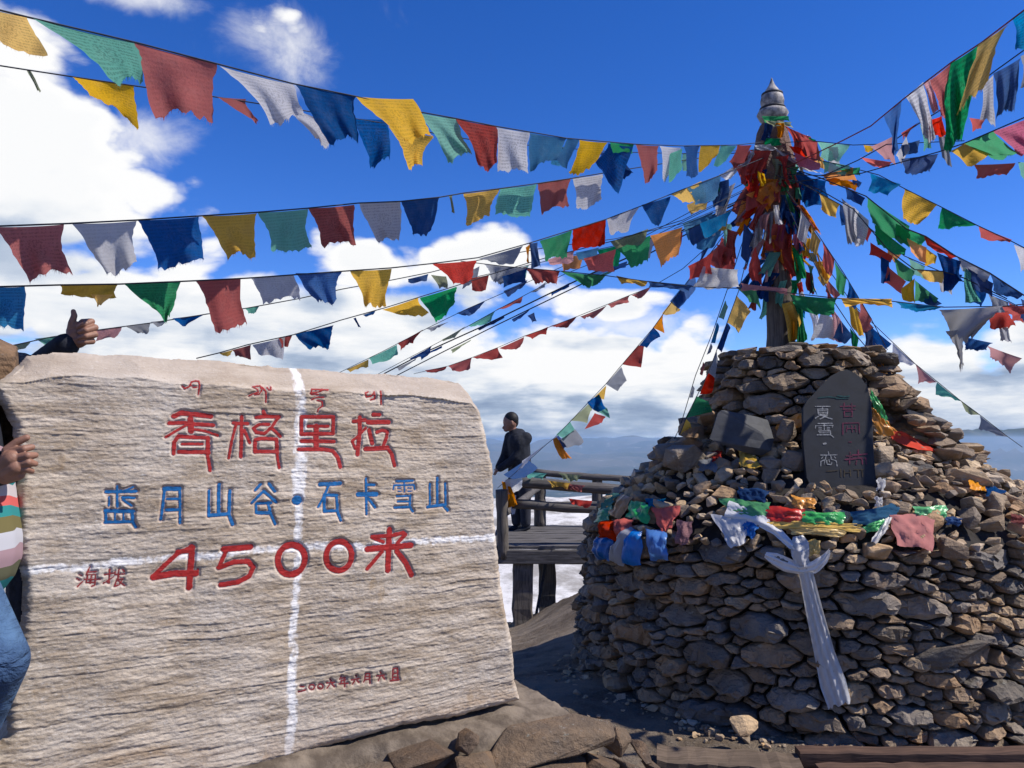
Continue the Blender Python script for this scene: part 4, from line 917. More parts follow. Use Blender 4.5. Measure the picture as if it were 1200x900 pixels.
string('sagging right string under the long green one with navy, red and yellow pieces', [(908,205,5.45),(960,222),(1000,245),(1040,292),(1072,316),(1105,318),(1130,326),(1180,350,4.2)],
 'w 1000 242 1018 258 1012 290 1000 284;s 986 232 1002 244 1006 286 994 284;G 1024 262 1062 292 1060 300 1028 288;R 1020 284 1046 300 1044 306 1018 300;d 1032 300 1042 306 1044 332 1032 330;R 1040 312 1062 330 1056 344 1036 330;G 1046 300 1072 318 1070 334 1052 322;y 1074 316 1106 318 1104 334 1084 326;y 1056 338 1072 326 1072 356 1058 350;G 1072 328 1100 350 1098 358 1072 354;d 1105 318 1128 322 1118 338 1106 342;b 1078 336 1104 356 1092 362 1080 350', .0035)
string('right string of small triangular pennants, yellow then green then red', [(912,178,5.5),(980,192),(1030,205),(1060,221),(1100,241),(1145,264),(1188,284),(1230,306,3.9)],
 'c 1020 203 1056 216 1040 230 1018 222;y 1060 221 1099 240 1078 262 1058 258;G 1104 243 1144 264 1126 267 1099 267;r 1147 265 1186 281 1184 285 1149 278;w 1188 286 1215 296 1212 320 1196 318;g 964 188 996 194 990 206 966 202;w 972 190 984 196 984 206 970 204', .0028)
string('nearest string at the top right corner with long faded red, green and yellow cloths', [(922,196,5.4),(985,166),(1020,148),(1060,115),(1115,73),(1150,50),(1200,12),(1250,-30,3.35)],
 'b 1036 136 1057 117 1054 180 1045 178;w 1061 113 1082 96 1098 166 1080 158;p 1082 97 1090 92 1100 130 1094 132;r 1090 94 1116 73 1114 132 1102 140;G 1114 74 1148 52 1130 170 1106 174;y 1146 52 1182 28 1158 90 1120 138;c 1186 22 1225 -8 1230 56 1190 62;R 1092 140 1104 136 1110 158 1094 160;g 1078 146 1090 150 1092 174 1082 176;s 1098 152 1108 160 1116 196 1104 186', .004, rip=1.4, cordmat=CM['r'])
string('right string behind the nearest one with a large blue flag by the frame edge', [(916,204,5.45),(965,206),(1005,188),(1050,163),(1078,144),(1120,118),(1165,84),(1240,30,3.7)],
 'p 1020 172 1046 160 1050 192 1036 186;R 1008 184 1046 190 1042 196 1022 196;o 962 205 1000 196 1004 210 972 214;G 985 198 1008 196 1008 206 992 202;b 1164 86 1196 68 1190 126 1166 138;w 1150 100 1164 88 1166 146 1148 140;R 1136 138 1154 140 1150 150 1140 154;r 1056 156 1078 142 1062 160 1058 164;s 1196 66 1222 50 1222 96 1196 106;m 930 178 962 192 960 200 936 196', .0035, rip=1.3)
string('drooping right string with navy, green and magenta flags below the nearest one', [(925,214,5.4),(1010,203),(1060,189),(1100,178),(1130,168),(1165,153),(1230,125,3.6)],
 'd 1056 186 1100 180 1090 202 1060 203;b 1056 170 1078 164 1076 178 1058 184;G 1130 168 1164 153 1198 184 1160 183;y 1114 177 1130 168 1168 180 1134 195;m 1164 154 1230 128 1226 184 1196 180;r 1142 193 1190 191 1180 205 1144 208;g 1193 190 1225 190 1222 222 1196 206;w 1050 182 1062 160 1066 176 1056 192', .0035)
string('right string of small mixed rags between the long green one and the sagging one', [(912,200,5.5),(985,240),(1060,300),(1125,328),(1180,352),(1240,384,4.3)],
 'y 960 226 984 240 980 256 962 246;d 984 240 1004 254 1000 272 986 264;R 1004 256 1022 270 1016 284 1004 276;g 1064 302 1084 312 1082 326 1068 322;w 1098 316 1120 326 1116 346 1102 340;b 1134 332 1156 342 1150 360 1136 352;s 1158 344 1182 354 1180 380 1164 372;R 1182 354 1202 364 1200 378 1186 374;o 1040 284 1056 298 1048 308 1040 300', .003)
string('right string of bright rags dropping between the pole and the lower right pennants', [(916,215,5.45),(950,262),(990,322),(1020,372),(1040,410,5.0)],
 'W 938 246 950 262 944 288 934 276;y 950 264 962 282 956 302 948 290;R 964 284 978 304 974 326 964 312;G 978 306 992 326 990 350 980 336;b 994 328 1006 348 1002 364 992 352;r 1008 350 1022 374 1014 388 1006 372', .003)
string('left string of orange, green and white rags just above the taut level one', [(560,324,6.2),(640,306),(720,288),(800,272),(890,230,5.6)],
 'g 592 318 620 311 616 326 598 328;o 656 303 684 297 680 314 660 318;G 700 293 730 286 726 310 704 312;w 742 284 768 278 762 300 746 302;R 776 276 800 272 796 294 780 296;b 806 268 832 258 826 282 810 286;y 838 254 856 246 852 268 840 272', .003)
string('short row of flags running right from behind the pole top', [(905,168,5.6),(950,165),(1000,170),(1060,168),(1130,165,4.4)],
 'R 938 160 958 166 962 190 946 186;g 958 166 996 170 984 190 962 184;W 970 172 982 172 984 196 972 198;y 1012 170 1026 171 1022 178 1014 178;w 1030 168 1046 168 1042 178 1032 180', .0028)
string('string hidden behind the dense knot left of the pole with white and purple rags', [(790,268,6.1),(830,252),(860,238),(900,200,5.7)],
 'w 838 240 860 220 846 262 838 272;c 800 262 836 248 832 272 806 280;W 822 270 840 268 838 276 824 280;c 810 272 846 268 838 290 816 292;R 846 278 862 290 860 316 830 310;g 846 262 858 262 856 290 848 288;d 822 296 834 284 822 306 816 312', .0028)

# torn silver cloth hanging from the taut string on the right
torn = []
def cloth_thing(name, label, cat, corners, dl, dr, mt, seed, nx=16, ny=14, hang=.1, rip=2.0, fray=1.5, group=None):
    o = link(name, flag_mesh(corners, (dl, dr), hang, seed, nx, ny, fray, rip, .16), mt, None, smooth=True)
    return tag(o, label, cat, group)
M_SILV = cloth_mat('silver_grey_gauze', (.36, .36, .37), False, .3)
cloth_thing('torn_cloth', 'large torn silver grey cloth hanging in a point from the taut string at right', 'cloth', [(1100,363),(1176,358),(1142,392),(1112,398)], 3.95, 3.65, M_SILV, 501)
cloth_thing('torn_cloth', 'narrow ragged tail of silver cloth under the large torn one', 'cloth', [(1108,388),(1136,384),(1130,432),(1124,430)], 3.93, 3.85, M_SILV, 502, fray=2.5)
cloth_thing('torn_cloth', 'brownish grey rag beside the navy flag at the right edge', 'cloth', [(1154,404),(1198,420),(1184,436),(1160,418)], 3.9, 3.6, CM['p'], 503)
cloth_thing('torn_cloth', 'navy rag between the silver cloth and the brownish rag', 'cloth', [(1128,394),(1164,402),(1156,408),(1130,412)], 3.95, 3.85, CM['b'], 504)
cloth_thing('torn_cloth', 'pink and red scrap knotted to the taut string by the right edge', 'cloth', [(1156,366),(1180,366),(1190,382),(1160,386)], 3.7, 3.6, CM['r'], 505)
cloth_thing('torn_cloth', 'small white scrap hanging below the pink scrap at the right edge', 'cloth', [(1170,382),(1182,384),(1186,400),(1172,400)], 3.7, 3.65, CM['w'], 506)

# ------------------------------------------------------------------ pole with finial and tied cloth
PX, PY = P(912, 300, 5.62).x, 5.62
def Z(py, d=5.62): return P(600, py, d).z
pole = empty('flag_pole', (PX, PY, 2.1), label='thick weathered wooden pole with a carved pointed finial rising from the cairn', cat='pole')
bm = bmesh.new(); prof = []
for i in range(26):
    t = i / 25; z = 2.0 + (Z(150) - 2.0) * t; prof.append((.098 - .022 * t + (.004 if i % 3 == 0 else -.002), z))
lathe(bm, prof, 20, Vector((PX, PY, 0)), .03); link('shaft', bm_mesh('shaft', bm), M_WZ, pole, smooth=True)
M_FIN = simple('painted_finial', (.40, .37, .35), .6, 22, .5, .01, c2=(.10, .095, .10)); M_DKM = simple('dark_band', (.03, .03, .04), .6)
fx = P(905, 120, 5.62).x; fl = Vector((fx, PY, 0))
def zz(py): return Z(py)
bm = bmesh.new(); lathe(bm, [(.06, zz(146)), (.095, zz(140)), (.115, zz(134)), (.10, zz(130)), (.075, zz(128))], 20, fl); link('finial_base', bm_mesh('finial_base', bm), M_FIN, pole, smooth=True)
bm = bmesh.new(); lathe(bm, [(.07, zz(129)), (.082, zz(124)), (.086, zz(118)), (.078, zz(113)), (.065, zz(110))], 20, fl); link('finial_globe', bm_mesh('finial_globe', bm), M_FIN, pole, smooth=True)
bm = bmesh.new(); lathe(bm, [(.082, zz(129.5)), (.094, zz(128.5)), (.094, zz(127)), (.08, zz(126))], 20, fl); lathe(bm, [(.066, zz(113)), (.078, zz(112)), (.078, zz(110)), (.062, zz(109))], 20, fl); link('finial_band', bm_mesh('finial_band', bm), M_DKM, pole, smooth=True)
bm = bmesh.new(); lathe(bm, [(.048, zz(110.5)), (.056, zz(108.5)), (.047, zz(105.5)), (.031, zz(102)), (.019, zz(98.5)), (.011, zz(95)), (.006, zz(92.5)), (.001, zz(91))], 18, fl); link('finial_spire', bm_mesh('finial_spire', bm), M_FIN, pole, smooth=True)

knot = empty('tied_cloth_bundle', (PX, PY, 3.6), label='dense bundle of red, orange, green and blue cloths round the upper pole', cat='cloth bundle')
KN = '''G 893 136 924 136 926 142 897 143;e 896 141 928 143 930 149 900 148;d 896 144 906 144 902 164 891 166;W 900 142 914 142 912 146 904 148;o 908 144 919 144 917 162 910 160;R 918 146 938 156 946 178 930 172;r 926 152 950 160 958 184 938 180;R 934 154 948 160 948 172 938 170;G 947 160 956 164 962 180 950 182;W 946 158 950 162 954 180 948 172;y 954 182 964 184 970 200 958 196;
W 884 170 906 168 912 176 888 176;W 906 172 930 186 966 206 930 192;p 916 176 940 184 962 198 936 190;G 898 162 914 162 916 170 896 170;R 880 176 904 176 896 200 874 204;R 862 196 892 184 884 212 868 216;r 856 190 880 176 876 186 858 202;s 868 190 886 172 884 180 872 200;R 872 206 896 200 888 232 874 222;o 878 210 896 206 902 222 880 226;o 874 228 902 216 914 226 900 246;R 876 226 898 220 902 232 874 248;o 884 236 908 228 904 244 880 250;y 888 200 896 204 898 220 890 218;
e 904 186 918 186 922 214 904 216;G 918 198 938 194 932 216 920 212;G 912 214 930 210 924 224 914 224;b 932 204 968 212 972 236 944 244;b 936 200 960 214 966 226 940 236;b 911 228 926 228 924 258 914 256;G 920 222 930 240 946 270 928 262;d 926 234 934 240 948 262 936 254;R 922 196 936 210 946 226 930 216;W 906 240 913 240 918 264 908 262;s 896 250 908 246 904 284 894 282;w 884 258 898 248 892 284 878 290;p 892 252 902 250 900 270 890 268;R 900 262 928 262 926 294 898 290;R 896 276 914 284 916 296 896 292;R 906 290 928 284 936 324 924 328;m 910 262 924 264 922 284 908 282;
o 930 264 942 268 944 292 934 286;y 936 276 952 280 950 300 940 302;y 946 274 956 288 974 326 964 332;y 954 306 966 306 972 328 960 326;e 944 296 956 296 958 308 948 306;G 928 290 938 292 944 326 934 330;G 926 328 936 328 934 344 926 344;g 946 310 954 312 958 344 948 344;r 944 318 952 320 954 344 946 342;R 934 332 940 330 942 342 936 343;y 916 356 930 352 938 380 926 410;y 922 362 936 366 938 396 926 406;G 928 352 940 358 946 400 934 404;c 932 350 944 362 944 372 934 370;W 948 366 958 364 962 396 950 398;d 918 246 930 250 936 270 924 266;
o 890 216 910 212 916 224 894 230;r 852 268 866 272 864 306 846 300;R 828 300 848 282 862 310 838 314;b 830 216 854 210 852 240 836 244;G 834 214 848 212 846 226 836 228;c 820 256 846 250 842 268 822 274;w 846 222 862 214 850 258 838 262;R 840 286 858 292 860 312 844 312'''
for k, ln in enumerate(KN.replace('\n', '').split(';')):
    tk = ln.split(); v = [float(t) for t in tk[1:]]; cs = [(v[0], v[1]), (v[2], v[3]), (v[4], v[5]), (v[6], v[7])]
    d = 5.48 - .05 * ((k * 37) % 10) / 10
    link('cloth', flag_mesh(cs, (d, d - .01), .05, 900 + k, 9, 8, .8, 2.2, .16), CM[tk[0]], knot, smooth=True)
q = random.Random(44)
for k in range(72):
    a = q.uniform(0, 6.28); z = q.uniform(zz(335), zz(160)) if k < 46 else q.uniform(zz(275), zz(165)); r = .12 + (.05 if k < 46 else .12) * q.random(); c3 = Vector((PX + math.cos(a) * r, PY + math.sin(a) * r, z)); px, py = proj(c3); L = q.uniform(18, 42); wd = q.uniform(6, 17); lean = q.uniform(-12, 12) + (px - 912) * .5
    link('cloth', flag_mesh([(px - wd / 2, py), (px + wd / 2, py + q.uniform(-3, 3)), (px + wd * .4 + lean, py + L), (px - wd * .5 + lean, py + L * q.uniform(.8, 1.1))], (c3.y, c3.y + q.uniform(-.04, .04)), .06, 2000 + k, 8, 8, .8, 2.4, .16), CM[q.choice('RRRRroooyybGgWwpd')], knot, smooth=True)
M_WRAP = rock_mat('matted_old_cloth', [(0, (.10, .09, .08)), (.4, (.16, .10, .10)), (1, (.10, .13, .10))], 2)
bm = bmesh.new(); lathe(bm, [(.10, zz(262)), (.14, zz(245)), (.16, zz(215)), (.15, zz(190)), (.13, zz(172)), (.105, zz(155)), (.08, zz(146))], 26, Vector((PX - .02, PY, 0)), .09); link('wrapping', bm_mesh('wrapping', bm), M_WRAP, knot)

# ------------------------------------------------------------------ black plaque
M_PLQ = simple('black_painted_plaque', (.012, .015, .022), .7, 12, .5, .002, spec=.5)
PLN = Vector((-.10, -.96, .26)).normalized(); PLP = hit(985, 560, .10); PLP = P(985, 560, 4.60)
def plq_uv(px, py):
    r = ray(px, py); o = Vector((0, 0, EYE)); s = (PLP - o).dot(PLN) / r.dot(PLN); p = o + r * s
    a = PLN.cross(Vector((0, 0, 1))).normalized() * -1; a = Vector((0, 0, 1)).cross(PLN).normalized(); b = PLN.cross(a)
    return ((p - PLP).dot(a), (p - PLP).dot(b), s / F)
PA = Vector((0, 0, 1)).cross(PLN).normalized(); PB = PLN.cross(PA)
plaque = empty('black_plaque', PLP, label='black round topped plaque with silver and faded magenta characters leaning on the turret', cat='plaque')
ol = [(941,478),(945,470),(953,462),(962,452),(973,441),(984,435),(993,433),(1002,437),(1010,443),(1017,453),(1021,470),(1023,500),(1025,540),(1028,574),(1020,590),(960,590),(945,560),(941,520)]
uvs = [plq_uv(*p)[:2] for p in ol]; bm = bmesh.new()
f1 = [bm.verts.new(PLP + PA * u * .985 + PB * v) for u, v in uvs]; f0 = [bm.verts.new(PLP + PA * u + PB * v - PLN * .006) for u, v in uvs]; f2 = [bm.verts.new(PLP + PA * u + PB * v - PLN * .035) for u, v in uvs]
bm.faces.new(f1); bm.faces.new(f2[::-1])
for ra, rb in ((f1, f0), (f0, f2)):
    for k in range(len(ol)): bm.faces.new((ra[k], rb[k], rb[(k + 1) % len(ol)], ra[(k + 1) % len(ol)]))
bmesh.ops.recalc_face_normals(bm, faces=bm.faces); link('board', bm_mesh('board', bm), M_PLQ, plaque)
ZP = (930, 425, 5.809)
M_SP = simple('silver_paint', (.42, .42, .40), .6, 60, .5, .001, c2=(.15, .15, .15)); M_MP = simple('faded_magenta_paint', (.17, .02, .06), .7, 60, .5, .001, c2=(.05, .02, .03)); M_TP = simple('faded_teal_paint', (.015, .075, .075), .7, 50, .6, .001); M_OP = simple('faded_ochre_paint', (.075, .055, .03), .7, 50, .6, .001)
PCH = [(M_SP,[([(148,298),(248,298)],8),([(198,300),(193,314)],7),([(165,316),(167,350)],8),([(165,316),(232,316),(230,350)],8),([(167,328),(230,328)],6),([(167,340),(230,340)],6),([(167,351),(230,351)],7),([(190,352),(148,378)],8),([(180,360),(228,362),(180,384)],8),([(195,362),(240,378),(264,384)],8)]),
 (M_SP,[([(165,415),(262,413)],8),([(150,430),(147,446)],7),([(150,430),(268,426),(262,442)],7),([(208,416),(208,455)],7),([(170,440),(190,442)],6),([(170,452),(190,453)],6),([(225,440),(246,442)],6),([(225,452),(246,453)],6),([(170,466),(250,464),(252,492),(272,508)],8),([(175,478),(250,478)],7),([(160,492),(250,491)],8)]),
 (M_SP,[([(205,553),(218,550)],14)]),
 (M_SP,[([(236,608),(240,625)],8),([(182,630),(295,628)],8),([(222,630),(215,660),(186,672),(184,704)],7),([(252,630),(256,658),(290,668),(295,704)],7),([(200,640),(190,652)],6),([(275,638),(285,650)],6),([(212,668),(208,690)],7),([(224,664),(228,692),(255,694),(260,680)],8),([(240,660),(244,676)],6)]),
 (M_MP,[([(320,298),(420,296)],9),([(345,275),(340,318)],9),([(395,275),(398,316)],9),([(335,318),(420,318)],8),([(345,330),(345,368)],9),([(345,330),(398,330),(398,366)],9),([(345,366),(398,366)],8)]),
 (M_MP,[([(335,412),(335,490)],9),([(335,412),(445,410),(448,480)],9),([(365,430),(360,470)],8),([(395,425),(400,472)],8),([(365,450),(425,448)],8),([(420,430),(425,470)],7)]),
 (M_MP,[([(378,540),(392,540)],10)]),
 (M_MP,[([(350,660),(420,655)],12),([(385,610),(380,690)],10),([(400,630),(498,622)],12),([(440,595),(440,650)],11),([(410,650),(490,650),(495,688)],11),([(430,665),(425,690)],10),([(465,655),(468,690)],9),([(360,635),(400,640)],10)]),
 (M_TP,[([(168,240),(240,232),(300,240)],10),([(300,225),(340,232),(378,228)],12),([(290,245),(375,243)],8)]),
 (M_OP,[([(225,740),(300,735)],9),([(320,725),(322,775)],9),([(345,730),(345,775)],9),([(345,750),(385,748)],8),([(385,728),(388,772)],9),([(410,730),(480,728)],8),([(440,730),(440,775)],9),([(465,730),(470,775)],9)])]
for mt, stks in PCH:
    st = to_uv_strokes(ZP, stks, plq_uv); allp = np.concatenate([p for p, r in st]); m_ = .008; dd = .0012
    U, V = np.meshgrid(np.arange(allp[:, 0].min() - m_, allp[:, 0].max() + m_, dd), np.arange(allp[:, 1].min() - m_, allp[:, 1].max() + m_, dd))
    D = stroke_sdf(U, V, st) + (fbm(U * 200, V * 200, 3, 5) - .5) * .0022; k = D < 0; kq = k[:-1, :-1] & k[:-1, 1:] & k[1:, 1:] & k[1:, :-1]
    if not kq.any(): continue
    off = PLN * .0018
    me, _ = grid_mesh('painted_character', PLP.x + PA.x * U + PB.x * V + off.x, PLP.y + PA.y * U + PB.y * V + off.y, PLP.z + PA.z * U + PB.z * V + off.z, keep=kq)
    link('painted_character', me, mt, plaque)

# ------------------------------------------------------------------ cloths and bags lying on the mound
def drape(name, label, cat, cs, mt, seed, nx=18, ny=12, amp=.022, off=.05, group=None, fold=2.0, bulge=0):
    """crumpled cloth laid against the cairn: corner pixels -> points on the stones"""
    mxx = sum(c[0] for c in cs) / 4; myy = sum(c[1] for c in cs) / 4; cs = [(mxx + (c[0] - mxx) * 1.22, myy + (c[1] - myy) * 1.18) for c in cs]
    rnd = random.Random(seed); vs = []; uvs = []; ph = rnd.uniform(0, 6)
    size = math.hypot(cs[1][0] - cs[0][0], cs[1][1] - cs[0][1]) / 180.
    for j in range(ny):
        v = j / (ny - 1)
        for i in range(nx):
            u = i / (nx - 1)
            x = (cs[0][0] * (1 - u) + cs[1][0] * u) * (1 - v) + (cs[3][0] * (1 - u) + cs[2][0] * u) * v
            y = (cs[0][1] * (1 - u) + cs[1][1] * u) * (1 - v) + (cs[3][1] * (1 - u) + cs[2][1] * u) * v
            e = (abs(2 * u - 1) ** 4 + abs(2 * v - 1) ** 4)
            x += rnd.uniform(-.5, .5) + (1.2 * math.sin(v * 9 + ph) if i in (0, nx - 1) else 0); y += rnd.uniform(-.4, .4) + (1.0 * math.sin(u * 7 + ph) if j in (0, ny - 1) else 0)
            p = hit(x, y, off)
            fb = float(fbm(u * 3.1 + seed, v * 2.6 + seed * .3, 3, seed))
            h = amp * (1.2 - .6 * min(1, e)) * (.4 + 1.6 * (abs(fb - .5) * 3.0) + .35 * math.sin(fold * 3 * (u + .5 * v) + ph)) + bulge * max(0, 1 - (2 * u - 1) ** 2) * max(0, 1 - (2 * v - 1) ** 4)
            n = Vector((p.x - CX, p.y - CY, .5)).normalized(); vs.append(p + n * h); uvs.append((u, 1 - v))
    fs = [(j * nx + i, j * nx + i + 1, (j + 1) * nx + i + 1, (j + 1) * nx + i) for j in range(ny - 1) for i in range(nx - 1)]
    me = mesh(name, vs, fs); ul = me.uv_layers.new(name='UVMap')
    for l in me.loops: ul.data[l.index].uv = uvs[l.vertex_index]
    o = link(name, me, mt, None, smooth=True); return tag(o, label, cat, group)
PL_B = cloth_mat('blue_plastic', (.01, .16, .52), False, .2, plastic=True); PL_W = cloth_mat('clear_white_plastic', (.55, .57, .62), False, .35, plastic=True); PL_R = cloth_mat('red_net', (.62, .06, .03), False, .2); PL_G = cloth_mat('green_satin', (.07, .45, .12), False, .2, plastic=True)
SAT_Y = cloth_mat('yellow_satin', (.78, .47, .05), False, .2, plastic=True); SAT_O = cloth_mat('orange_satin', (.82, .33, .03), False, .2, plastic=True); SAT_W = cloth_mat('white_khata_silk', (.80, .79, .78), False, .25, plastic=True); SAT_P = cloth_mat('salmon_cloth', (.68, .25, .22), False, .2); SAT_R = cloth_mat('red_satin', (.5, .03, .02), False, .2, plastic=True)
GR = 'offerings of cloth and plastic on the mound'
D_ = [('plastic_bag','blue plastic bag bulging over the left rim of the drum','bag',[(742,624),(752,626),(751,660),(730,658)],PL_B),
('plastic_bag','clear whitish bag hanging between two blue ones on the left rim','bag',[(736,620),(744,624),(732,660),(716,654)],PL_W),
('plastic_bag','darker blue bag at the far left below the red bundle','bag',[(702,632),(718,632),(714,656),(700,652)],PL_B),
('plastic_bag','shiny blue bag hanging right of the clear one under the red cloth','bag',[(760,622),(780,626),(782,654),(764,654)],PL_B),
('red_bundle','crumpled red net bundle above the blue bags, left half','cloth',[(706,612),(722,612),(722,632),(705,628)],PL_R),
('red_bundle','crumpled red net bundle above the blue bags, right half','cloth',[(724,610),(741,610),(740,626),(725,630)],PL_R),
('scarf','orange scarf trailing over the left rim above the red bundles','scarf',[(728,582),(740,584),(728,606),(716,602)],SAT_O),
('scarf','green and yellow scarf at the extreme left rim','scarf',[(704,598),(718,594),(714,610),(700,612)],PL_G),
('scarf','bright green scarf right of the orange one','scarf',[(742,588),(762,594),(758,612),(738,604)],PL_G),
('scarf','teal cloth peeping behind the orange scarf','cloth',[(712,580),(726,580),(716,592),(706,596)],CM['g']),
('scarf','blue scrap beside the grey stone left of the red triangle','cloth',[(760,586),(780,586),(776,594),(762,594)],CM['c']),
('red_cloth','red triangular cloth between tan stones on the left','cloth',[(765,596),(796,596),(786,618),(778,622)],PL_R),
('pink_cloth','pale pink square cloth hanging beside the red triangle','cloth',[(796,612),(811,614),(806,636),(794,636)],CM['p']),
('khata','white silk scarf spread above the drum left of the knot','scarf',[(838,606),(874,612),(872,634),(858,640)],SAT_W),
('blue_cloth','blue cloth under the spread white scarf','cloth',[(874,610),(888,618),(882,630),(872,626)],PL_B),
('green_cloth','long bright green cloth lying left of the dark red one','scarf',[(848,586),(898,590),(898,606),(862,602)],PL_G),
('blue_cloth','navy cloth tucked under stones above the long green one','cloth',[(868,572),(898,576),(894,588),(870,584)],CM['b']),
('red_cloth','dark red glossy cloth left of the green roll','cloth',[(902,595),(940,598),(938,611),(900,611)],SAT_R),
('green_cloth','bright green roll of cloth in the middle of the mound front','scarf',[(942,601),(986,602),(984,614),(946,613)],PL_G),
('yellow_scarf','long yellow twisted scarf across the middle of the mound','scarf',[(902,610),(1000,614),(998,622),(910,618)],SAT_Y),
('yellow_scarf','second yellow strand below the long twisted scarf','scarf',[(930,618),(986,620),(984,628),(934,626)],SAT_Y),
('yellow_cloth','small yellow scrap just right of the white knot','cloth',[(948,634),(960,634),(960,648),(950,650)],SAT_Y),
('yellow_cloth','golden rags beside the white stone in front of the plaque','cloth',[(930,582),(954,586),(952,596),(932,594)],SAT_O),
('blue_cloth','light blue satin cloth right of the yellow scarves','scarf',[(1002,602),(1052,590),(1046,606),(1006,616)],CM['c']),
('khata','thin white scarf hanging between the blue cloth and the salmon cloth','scarf',[(1036,608),(1044,608),(1030,634),(1022,634)],SAT_W),
('green_cloth','yellow green twist beside the thin white scarf','scarf',[(1014,618),(1038,606),(1030,620),(1018,624)],PL_G),
('salmon_cloth','salmon pink cloth draped over stones at the right','cloth',[(1046,606),(1090,606),(1088,642),(1054,636)],SAT_P),
('green_cloth','small bright green cloth above the salmon one','cloth',[(1073,595),(1106,594),(1104,606),(1076,604)],PL_G),
('yellow_tassel','fan of yellow ribbons sticking out under the turret left of the plaque','ribbons',[(866,524),(876,522),(890,546),(870,546)],SAT_Y),
('orange_cloth','orange cloth wedged between dark stones left of the plaque','cloth',[(912,494),(941,486),(941,500),(914,506)],SAT_O),
('yellow_cloth','yellow cloth edge running down behind the right side of the plaque','scarf',[(1022,480),(1030,486),(1052,512),(1026,506)],SAT_O),
('red_cloth','red twisted cloth slanting away below the right side of the plaque','scarf',[(1042,504),(1062,510),(1096,530),(1052,520)],PL_R),
('green_cloth','green glossy cloth hanging beside the upper right edge of the plaque','scarf',[(1020,458),(1028,470),(1038,494),(1024,486)],PL_G),
('black_cloth','black cloth over the right shoulder of the turret','cloth',[(1068,486),(1090,488),(1134,530),(1100,524)],M_BLACK),
('yellow_cloth','yellow flag scrap on the right skyline of the mound','cloth',[(1136,556),(1152,566),(1150,576),(1136,572)],SAT_O),
('blue_cloth','blue flag scrap on the right skyline beyond the yellow one','cloth',[(1154,568),(1174,576),(1168,584),(1156,580)],CM['b']),
('red_cloth','small red scrap at the far right among pale stones','cloth',[(1184,602),(1200,608),(1198,616),(1184,610)],CM['r']),
('blue_cloth','small blue scrap at the right under brown stones','cloth',[(1108,606),(1124,608),(1122,616),(1110,614)],CM['b']),
('grey_cloth','lavender grey rag under the dark stones at upper left','cloth',[(820,538),(844,540),(838,552),(822,550)],CM['s']),
('red_cloth','tiny red rag at the foot of the turret upper left','cloth',[(836,530),(846,530),(846,540),(836,540)],CM['R']),
('white_paper','white crumpled paper in the gap right of the plaque foot','paper',[(1028,562),(1036,562),(1035,574),(1028,574)],CM['W']),
('white_paper','white crumpled paper lower right of the plaque','paper',[(1026,584),(1033,584),(1032,596),(1026,594)],CM['W'])]
for i, (nm, lb, ct, cs, mt) in enumerate(D_):
    drape(nm, lb, ct, cs, mt, 300 + i, group=GR, off=.062, amp=.014 if mt is not SAT_Y else .010, bulge=.05 if nm in ('plastic_bag', 'red_bundle') else 0)
# knotted white scarf in front of the drum
kh = empty('knotted_khata', hit(945, 650, .05), label='long white silk scarf knotted in a bow and hanging down the front of the drum', cat='scarf')
def ribbon(name, path, widths, mt, parent, seed, off=.075, pleats=5, amp=.006, n=30, m_=13):
    rnd = random.Random(seed); vs = []; uvs = []; pts = []
    seg = [0]
    for a, b in zip(path, path[1:]): seg.append(seg[-1] + math.hypot(b[0] - a[0], b[1] - a[1]))
    for j in range(n):
        s = seg[-1] * j / (n - 1); x = float(np.interp(s, seg, [p[0] for p in path])); y = float(np.interp(s, seg, [p[1] for p in path])); wd = float(np.interp(s, seg, widths))
        s2 = min(seg[-1], s + 2); s1 = max(0, s - 2)
        tx = float(np.interp(s2, seg, [p[0] for p in path])) - float(np.interp(s1, seg, [p[0] for p in path])); ty = float(np.interp(s2, seg, [p[1] for p in path])) - float(np.interp(s1, seg, [p[1] for p in path])); L = math.hypot(tx, ty); nx_, ny_ = -ty / L, tx / L
        for i in range(m_):
            u = i / (m_ - 1); o_ = (u - .5) * wd; rag = rnd.uniform(-3, 3) if j == n - 1 else 0
            p = hit(x + nx_ * o_ + tx / L * rag, y + ny_ * o_ + ty / L * rag, off)
            h = amp * math.sin(pleats * 3.14 * u + j * .16) + .012 * math.sin(u * 3.14) + .010 * (float(fbm(u * 3, j * .22, 2, seed)) - .5); nrm = Vector((p.x - CX, p.y - CY, .2)).normalized()
            vs.append(p + nrm * h); uvs.append((u, j / n))
    fs = [(j * m_ + i, j * m_ + i + 1, (j + 1) * m_ + i + 1, (j + 1) * m_ + i) for j in range(n - 1) for i in range(m_ - 1)]
    me = mesh(name, vs, fs); ul = me.uv_layers.new(name='UVMap')
    for l in me.loops: ul.data[l.index].uv = uvs[l.vertex_index]
    return link(name, me, mt, parent, smooth=True)
ribbon('tail', [(936,640),(944,670),(954,715),(966,765),(976,800),(984,826)], [13,17,20,24,31,28], SAT_W, kh, 1, pleats=7, off=.06)
ribbon('loop', [(897,650),(908,655),(922,662),(938,667),(954,665),(965,656),(972,646)], [7,15,17,12,15,11,4], SAT_W, kh, 2, pleats=5, off=.065)
ribbon('upright_fold', [(935,628),(937,638),(938,650),(940,664)], [12,22,21,12], SAT_W, kh, 3, pleats=3, off=.075)
ribbon('upper_band', [(852,596),(885,606),(910,622),(930,642)], [20,16,11,8], SAT_W, kh, 4, pleats=3, off=.07)

